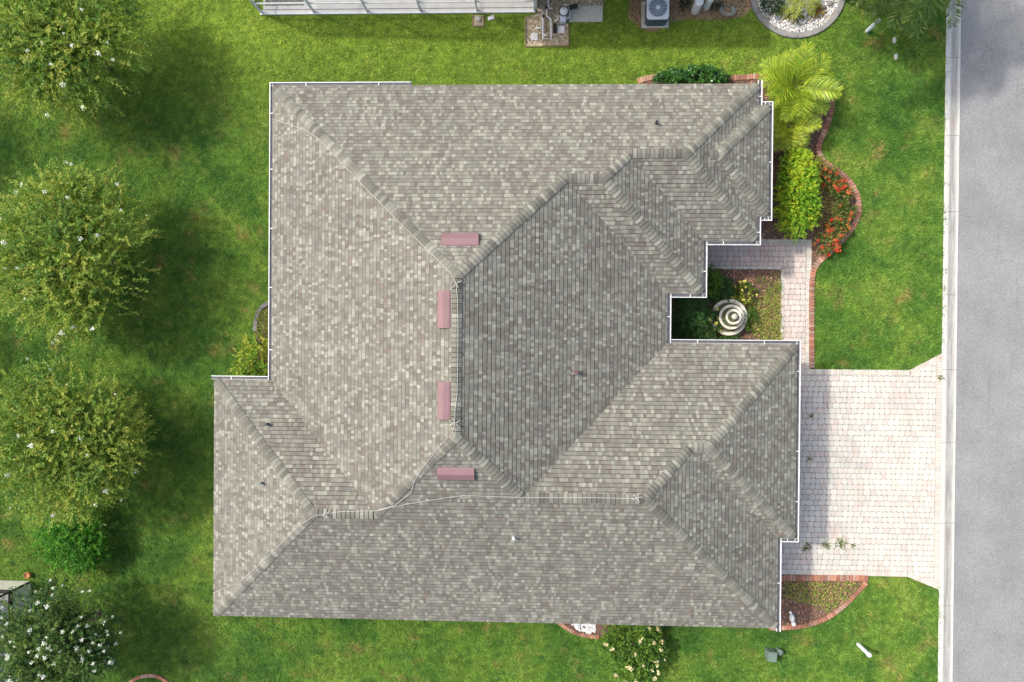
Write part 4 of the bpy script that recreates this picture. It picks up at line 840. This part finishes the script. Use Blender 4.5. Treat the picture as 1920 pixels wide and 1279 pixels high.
# pool equipment on gravel
gpoly = W2([(985, 32), (1006, 28), (1006, -12), (1132, -12), (1132, 12), (1070, 12), (1066, 30), (1065, 86), (985, 88)]); structure(flat('gravel_pad', gpoly, .012, 'gravel_base', .04), 'tan gravel pad under the pool equipment')
Pq = scatter(gpoly, 2200, .012, .035); o = octa(Pq, rng.uniform(.015, .04, len(Pq)), np.array([(.68, .58, .42), (.75, .70, .58), (.45, .35, .22), (.60, .48, .30), (.26, .19, .12)])[rng.integers(0, 5, len(Pq))], 'gravel', 'pebbles'); o['kind'] = 'stuff'; o['label'] = 'tan gravel round the pool equipment'
eb = thing('timber_border', 'thin timber border of the tan gravel pad', 'border', (0, 0, 0))
for (u, v) in (((985, 34), (985, 88)), ((985, 88), (1066, 87)), ((1066, 87), (1066, 44)), ((1132, -8), (1132, 16))):
    p0, p1 = at(*u), at(*v); d = (p1 - p0); M = Matrix.Translation(p0) @ Matrix.Rotation(math.atan2(d.y, d.x), 4, 'Z'); mb = MB(); mb.box(.022, d.length - .022, -.02, .02, -.02, .07, M=M); mb.build('board', 'wood', eb)
sp = W2([(1067, 12), (1130, 12), (1130, 42), (1067, 42)]); o = flat('concrete_pad', sp, .06, 'concrete', .06); tag(o, 'bare concrete slab beside the pool pump', 'slab')
p = at(1050, 30); pe = thing('pool_pump', 'white pool pump and filter pipes on the gravel pad', 'pump', (p.x, p.y, 0))
def Lp(x, y, z=.1): q = at(x, y, z); return q - pe.location
mb = MB(); mb.lathe([(.14, .02), (.15, .1), (.15, .38), (.17, .40), (.17, .44)], 20, *Lp(1057, 22, .4)[:2]); mb.build('filter_body', 'pvc', pe)
mb = MB(); mb.lathe([(.175, .40), (.185, .41), (.185, .45), (.16, .455), (.16, .43)], 24, *Lp(1057, 22, .4)[:2]); mb.build('clamp_ring', 'black_plastic', pe)
mb = MB(); mb.lathe([(.15, .43), (.13, .47), (.05, .49), (.01, .49)], 20, *Lp(1057, 22, .4)[:2]); mb.build('filter_lid', 'pvc', pe, True)
mb = MB(); q = Lp(1055, 36, .2); mb.box(q.x - .1, q.x + .12, q.y - .12, q.y + .12, .05, .28); mb.build('motor', 'ac_light', pe)
mb = MB(); q = Lp(1075, 14, .25); mb.tube([q + Vector((-.15, 0, 0)), q + Vector((.15, .05, 0))], .09, 10); mb.build('pump_motor', 'black_plastic', pe)
mb = MB(); q = Lp(1040, 52, .1); mb.box(q.x - .05, q.x + .05, q.y - .17, q.y + .12, .02, .2); mb.build('valve_actuator', 'black_plastic', pe)
for pth in ([(1018, 20), (1018, 72), (1033, 74), (1033, 45)], [(1025, 12), (1025, 30), (1033, 36), (1034, 66)], [(1004, 53), (1018, 52)], [(1036, 15), (1030, 16), (1028, 8), (1028, -5)], [(1040, 40), (1046, 36), (1046, 30)], [(1058, 10), (1068, 9), (1068, 32), (1062, 36)], [(1018, 66), (1026, 66)]):
    mb = MB(); mb.tube([Lp(x, y, .18) for x, y in pth], .032, 8); mb.build('pipe', 'pvc', pe, True)
for (x, y) in ((1024, 15), (1019, 31)): mb = MB(); mb.lathe([(.05, .16), (.05, .26), (.02, .27)], 10, *Lp(x, y, .2)[:2]); mb.build('valve', 'black_plastic', pe)
for (x, y, lb) in ((1002, 70, 'white square lid on the gravel left of the pool pipes'), (1052, 56, 'white square lid on the gravel right of the pool pipes')):
    p = at(x, y); mb = MB(); mb.prism(cut_corners([(-.13, -.13), (.13, -.13), (.13, .13), (-.13, .13)], .02), .0, .07, .012); mb.box(-.03, .03, -.015, .015, .07, .082); tag(mb.build('drain_lid', 'white_paint', None, False, (p.x, p.y, 0)), lb, 'lid', 'square lids on the gravel pad')
p = at(897, 40); sb = thing('stone_block', 'square pebbled block with a round white cap by the pool enclosure', 'block', (p.x, p.y, 0)); mb = MB(); mb.box(-.2, .2, -.2, .2, 0, .06); mb.build('slab', 'gravel_base', sb); mb = MB()
for q in (-.2, .2): mb.box(q - .02, q + .02, -.22, .22, .0, .075)
mb.box(-.18, .18, -.22, -.18, 0, .074); mb.build('rim', 'wood', sb); mb = MB(); mb.lathe([(.1, .06), (.1, .14), (.07, .16), (.01, .165)], 14, 0, .05); mb.build('cap', 'concrete', sb)
p = at(921, 35); M = Matrix.Rotation(.3, 4, 'Z'); mb = MB(); mb.box(-.12, .12, -.07, .07, 0, .09, M=M); mb.box(-.10, .10, -.055, .055, .09, .105, M=M); tag(mb.build('white_block', 'white_paint', None, False, (p.x, p.y, 0)), 'small tilted white block beside the square pebbled block', 'block')

# bare earth with the air conditioner
dirt = W2([(1178, -12), (1178, 38), (1192, 48), (1215, 60), (1240, 58), (1262, 42), (1290, 36), (1345, 40), (1400, 30), (1412, 12), (1412, -12)]); structure(flat('bare_earth', dirt, .010, 'dirt', .04), 'bare brown earth by the neighbouring wall'); litter(dirt, 1500, [(.3, .2, .1), (.22, .14, .08), (.14, .08, .05), (.35, .27, .16)], 'mulch', 'brown leaf litter round the air conditioner', .07)
p = at(1228, 32); acx = thing('air_conditioner', 'grey air conditioner with round fan grille at the upper edge', 'air conditioner', (p.x, p.y, 0)); mb = MB(); mb.box(-.5, .5, -.42, .55, 0, .06); mb.build('pad', 'concrete', acx)
mb = MB(); mb.prism(cut_corners([(-.38, -.36), (.38, -.36), (.38, .42), (-.38, .42)], .07), .065, .66, .0); mb.build('body', 'ac_dark', acx)
for k in range(11): mb = MB(); mb.prism(cut_corners([(-.388, -.368), (.388, -.368), (.388, .428), (-.388, .428)], .07), .09 + k * .05, .105 + k * .05, .0); mb.build('louvre', 'ac_dark', acx)
mb = MB(); mb.prism(cut_corners([(-.40, -.38), (.40, -.38), (.40, .44), (-.40, .44)], .08), .66, .72, .012); mb.build('top_cover', 'ac_light', acx)
mb = MB(); mb.lathe([(.33, .722), (.33, .728), (.05, .73)], 40, 0, .03); mb.build('fan_opening', 'fan_dark', acx)
mb = MB()
for k in range(14): an = k * math.pi / 7; mb.tube([(.07 * math.cos(an), .03 + .07 * math.sin(an), .75), (.33 * math.cos(an), .03 + .33 * math.sin(an), .74)], .006, 4)
for r0 in (.13, .2, .27, .33): mb.tube([(r0 * math.cos(k * .2618), .03 + r0 * math.sin(k * .2618), .745) for k in range(25)], .005, 4)
mb.build('grille', 'ac_light', acx); mb = MB(); mb.lathe([(.075, .735), (.075, .765), (.04, .775)], 20, 0, .03); mb.build('hub', 'white_paint', acx)
for x, y, r0, lb in ((1303, 21, .16, 'wider white cylinder tank by the neighbouring wall'), (1324, 15, .12, 'narrower white cylinder tank by the neighbouring wall')):
    p = at(x, y); mb = MB(); mb.lathe([(r0 * .9, 0), (r0, .04), (r0, .78), (r0 * .9, .82), (r0 * .4, .85), (r0 * .35, .9), (.01, .9)], 20); tag(mb.build('tank', 'pvc', None, False, (p.x, p.y, 0)), lb, 'tank')
for i, (x, y) in enumerate(((1283, 6), (1341, 8))): bush('dark_pot_plant', ('dark low plant left of the white tanks', 'dark low plant right of the white tanks')[i], 'plant', x, y, .3, (.16, .16, .14), [(.02, .03, .012), (.04, .05, .02)], 260 + i, 40, 8, .07, .03)
p = at(1363, 24); bw_ = thing('glass_bowl', 'clear shell-shaped bowl tipped on the bare earth', 'bowl', (p.x, p.y, .1)); bw_.rotation_euler = (-.45, .1, .2); mb = MB(); mb.lathe([(.02, -.1), (.15, -.08), (.27, .0), (.30, .05), (.29, .05), (.26, .01), (.14, -.07), (.02, -.085)], 28); mb.build('bowl', 'clear_glass', bw_, True); mb = MB(); mb.tube([(.3 * math.cos(.2 + k * .2), .3 * math.sin(.2 + k * .2), .052) for k in range(15, 31)], .018, 6); mb.build('rim', 'wood', bw_)

# round pebble bed with kerb
pc = at(1495, -17); R0 = 1.76
def circ(r, n=64): return [(pc.x + r * math.cos(2 * math.pi * k / n), pc.y + r * math.sin(2 * math.pi * k / n)) for k in range(n)]
structure(flat('pebble_bed', circ(R0 - .1), .02, 'gravel_base', .04), 'round bed of white pebbles'); cb = thing('round_kerb', 'grey concrete ring round the white pebble bed', 'edging', (pc.x, pc.y, 0)); NS = 12
for k in range(NS):
    a0, a1 = 2 * math.pi * k / NS + .004, 2 * math.pi * (k + 1) / NS - .004; V = []; pr = [(R0, -.02), (R0, .09), (R0 - .03, .11), (R0 - .17, .11), (R0 - .2, .09), (R0 - .2, -.02)]; m = 9
    for j in range(m): an = a0 + (a1 - a0) * j / (m - 1); V += [(r0 * math.cos(an), r0 * math.sin(an), z) for r0, z in pr]
    F = [(j * 6 + q, j * 6 + q + 1, (j + 1) * 6 + q + 1, (j + 1) * 6 + q) for j in range(m - 1) for q in range(5)] + [tuple(range(6)), tuple(range((m - 1) * 6, m * 6))[::-1]]; mk('kerb_stone', V, [f[::-1] for f in F], 'dark_concrete', cb)
Pq = scatter(circ(R0 - .2), 5200, .025, .06); kk = rng.random(len(Pq)); cols = np.where(kk[:, None] < .82, rng.uniform(.55, .85, (len(Pq), 1)), rng.uniform(.05, .2, (len(Pq), 1))) * np.array([1, 1, .99]); o = octa(Pq, rng.uniform(.02, .045, len(Pq)), cols, 'pebbles', 'pebbles'); o['kind'] = 'stuff'; o['label'] = 'white and black pebbles in the round bed'
def rosette(px, py, n, Ln, pal, label, seed, wd=.06):
    p = at(px, py, .1); r = np.random.default_rng(seed); a = r.uniform(0, 6.28, n); el = r.uniform(.1, 1.2, n); D = np.c_[np.cos(a) * np.cos(el), np.sin(a) * np.cos(el), np.sin(el)]; P = np.c_[np.cos(a) * .03, np.sin(a) * .03, np.full(n, .04)]; root = thing('bromeliad', label, 'plant', (p.x, p.y, 0), 'rosette plants in the pebble bed')
    cols = np.array(pal)[r.integers(0, len(pal), n)] * r.uniform(.7, 1.2, (n, 1)); Lh = r.uniform(.7, 1.1, n) * Ln * .55; V1 = leaves(P, D, np.tile((0, 0, 1.), (n, 1)), Lh * 1.4, wd); D2 = unit(D + np.array([0, 0, -.8])); V2 = leaves(P + D * Lh[:, None], D2, np.tile((0, 0, 1.), (n, 1)), Lh * .9, wd * .8)
    mk_np('foliage', np.concatenate([V1, V2]), np.arange(8 * n).reshape(-1, 4), 'leaf', np.concatenate([cols, cols * .9]), root); mb = MB(); mb.lathe([(.05, 0), (.06, .05), (.02, .09)], 8); mb.build('stem', 'bark', root)
rosette(1489, 30, 44, .42, [(.16, .17, .02), (.26, .25, .03), (.08, .1, .02)], 'yellow-green rosette plant in the white pebble bed', 1); rosette(1535, 20, 38, .32, [(.32, .2, .04), (.35, .28, .06), (.16, .15, .03)], 'orange-tinged rosette plant in the white pebble bed', 2)
bush('dark_shrub', 'dark green low shrub in the white pebble bed', 'shrub', 1447, 6, .5, (.32, .4, .26), [(.015, .05, .02), (.03, .08, .02)], 270, 120, 10, .07, .03)
p = at(1503, -14, .6); palm('small_palm', 'small yellow-green palm in the white pebble bed', (p.x, p.y, 0), .45, 9, [frond_mesh(330, .9, 30, .3, .03, .6, [(.36, .40, .05), (.24, .3, .04)])], 35, .05)
rock(1556, 8, .11, .14, 'small grey round stone in the white pebble bed', 'dark_concrete')

# ------------------------------------------------------------------ black-framed porch at the lower left corner
pc2 = at(60, 1089); por = thing('screened_porch', 'black-framed screened porch corner with cream lower panels', 'porch', (pc2.x, pc2.y, 0))
mb = MB(); mb.box(-.05, .0, -4.5, -.062, .04, 1.05); mb.build('lower_panel', 'panel_cream', por); mb = MB(); mb.box(-6, -.062, -.05, 0, .04, 1.05); mb.build('lower_panel', 'panel_cream', por)
mb = MB(); mb.box(-.06, .0, -.06, .0, 0, 2.6); mb.build('post', 'bronze', por)
for k in (1, 2, 3): mb = MB(); mb.box(-.055, .004, -k * 1.5 - .03, -k * 1.5 + .03, 0, 2.6); mb.build('post', 'bronze', por); mb = MB(); mb.box(-k * 1.5 - .03, -k * 1.5 + .03, -.055, .004, 0, 2.6); mb.build('post', 'bronze', por)
for z in (1.05, 2.5):
    mb = MB(); mb.box(-.09, .006, -4.5, -.07, z, z + .12); mb.build('rail', 'bronze', por); mb = MB(); mb.box(-6, -.07, -.09, .006, z, z + .12); mb.build('rail', 'bronze', por)
mk('screen', [(-.03, -.06, 1.1), (-.03, -4.5, 1.1), (-.03, -4.5, 2.5), (-.03, -.06, 2.5)], [(0, 1, 2, 3)], 'screen_mesh', por); mk('screen', [(-.06, -.03, 1.1), (-6, -.03, 1.1), (-6, -.03, 2.5), (-.06, -.03, 2.5)], [(0, 1, 2, 3)], 'screen_mesh', por)
mb = MB(); mb.box(-6, -.1, -4.5, -.1, 2.56, 2.66); mb.build('roof_panel', 'ac_light', por)
structure(flat('porch_floor', [(pc2.x - 6, pc2.y - 4.5), (pc2.x - .1, pc2.y - 4.5), (pc2.x - .1, pc2.y - .1), (pc2.x - 6, pc2.y - .1)], .05, 'deck_white', .04), 'pale floor of the screened porch')

# ------------------------------------------------------------------ grass blades on the lawn
TUFTS = []
for s in range(3):
    r = np.random.default_rng(900 + s); n = 15; a = r.uniform(0, 6.28, n); el = r.uniform(.25, 1.0, n); D = np.c_[np.cos(a) * np.cos(el), np.sin(a) * np.cos(el), np.sin(el)]; P = np.c_[r.normal(0, .035, (n, 2)), np.full(n, -.004)]
    V = leaves(P, D, np.tile((0, 0, 1.), (n, 1)), r.uniform(.05, .095, n), r.uniform(.011, .018, n), .1); o = mk_np('grass_tuft', V, np.arange(4 * n).reshape(-1, 4), 'blade', np.ones((n, 3))); C.objects.unlink(o); TUFTS.append(o)
NG = 150000
P = np.c_[rng.uniform(-23.5, XK0 - .02, NG), rng.uniform(-15.5, 14.8, NG)]
keep = np.ones(NG, bool); drv = [(XG - .6, YDN + .01), (XDIA, YDN + .01), (XD1, YDN2 + .01), (XD1, YDS2 - .01), (XDIA, YDS - .01), (XG - .6, YDS - .01)]
wlk = [(XH, YWT), (XWLK1 + .1, YWT), (XWLK1 + .1, YDN), (XWLK0, YDN), (XWLK0, YWB), (XH, YWB)]
lanp = [(a_.x - .02, YC - .02), (b_c.x + .05, YC - .02), (b_c.x + .05, YC + 6), (a_.x - .02, YC + 6)]; porp = [(pc2.x - 7, pc2.y - 5), (pc2.x, pc2.y - 5), (pc2.x, pc2.y), (pc2.x - 7, pc2.y)]
for poly in (WALL, drv, wlk, bed_front, bed_court, bed_south, bed_rose, bed_west, gpoly, sp, dirt, circ(R0), lanp, porp): keep &= ~inside(P, poly)
P = P[keep]
for path, half in ((edge_front, .11), (edge_top, .11), (edge_s1, .12), (edge_s2, .09), (edge_s3, .08), (edge_arc, .075), (edge_grey, .085)):
    q = np.array([(v.x, v.y) for v in smooth_path(path, .08)]); lo, hi = q.min(0) - .3, q.max(0) + .3; k = np.where((P > lo).all(1) & (P < hi).all(1))[0]
    if len(k): dmin = np.min(np.linalg.norm(P[k][:, None] - q[None], axis=2), 1); P = np.delete(P, k[dmin < half], 0)
third = np.array_split(rng.permutation(len(P)), 3)
for i, (ids, tuft) in enumerate(zip(third, TUFTS)):
    me = bpy.data.meshes.new('grass'); me.vertices.add(len(ids)); me.vertices.foreach_set('co', np.c_[P[ids], np.zeros(len(ids))].astype(np.float32).ravel()); me.materials.append(MATS['blade'])
    o = link('grass', me); o['kind'] = 'stuff'; o['label'] = 'short green grass blades of the lawn'
    ng = bpy.data.node_groups.new('grass_scatter', 'GeometryNodeTree'); ng.interface.new_socket('Geometry', in_out='INPUT', socket_type='NodeSocketGeometry'); ng.interface.new_socket('Geometry', in_out='OUTPUT', socket_type='NodeSocketGeometry')
    gi, go = ng.nodes.new('NodeGroupInput'), ng.nodes.new('NodeGroupOutput'); ip = ng.nodes.new('GeometryNodeInstanceOnPoints'); oi = ng.nodes.new('GeometryNodeObjectInfo'); oi.inputs['Object'].default_value = tuft; oi.inputs['As Instance'].default_value = True
    rv = ng.nodes.new('FunctionNodeRandomValue'); rv.data_type = 'FLOAT_VECTOR'; rv.inputs[0].default_value = (-.15, -.15, 0); rv.inputs[1].default_value = (.15, .15, 6.283); rs = ng.nodes.new('FunctionNodeRandomValue'); rs.inputs[2].default_value = .75; rs.inputs[3].default_value = 1.6; rs.inputs['Seed'].default_value = 3
    ng.links.new(gi.outputs[0], ip.inputs['Points']); ng.links.new(oi.outputs['Geometry'], ip.inputs['Instance']); ng.links.new(rv.outputs[0], ip.inputs['Rotation']); ng.links.new(rs.outputs[1], ip.inputs['Scale']); ng.links.new(ip.outputs[0], go.inputs[0])
    md = o.modifiers.new('scatter', 'NODES'); md.node_group = ng
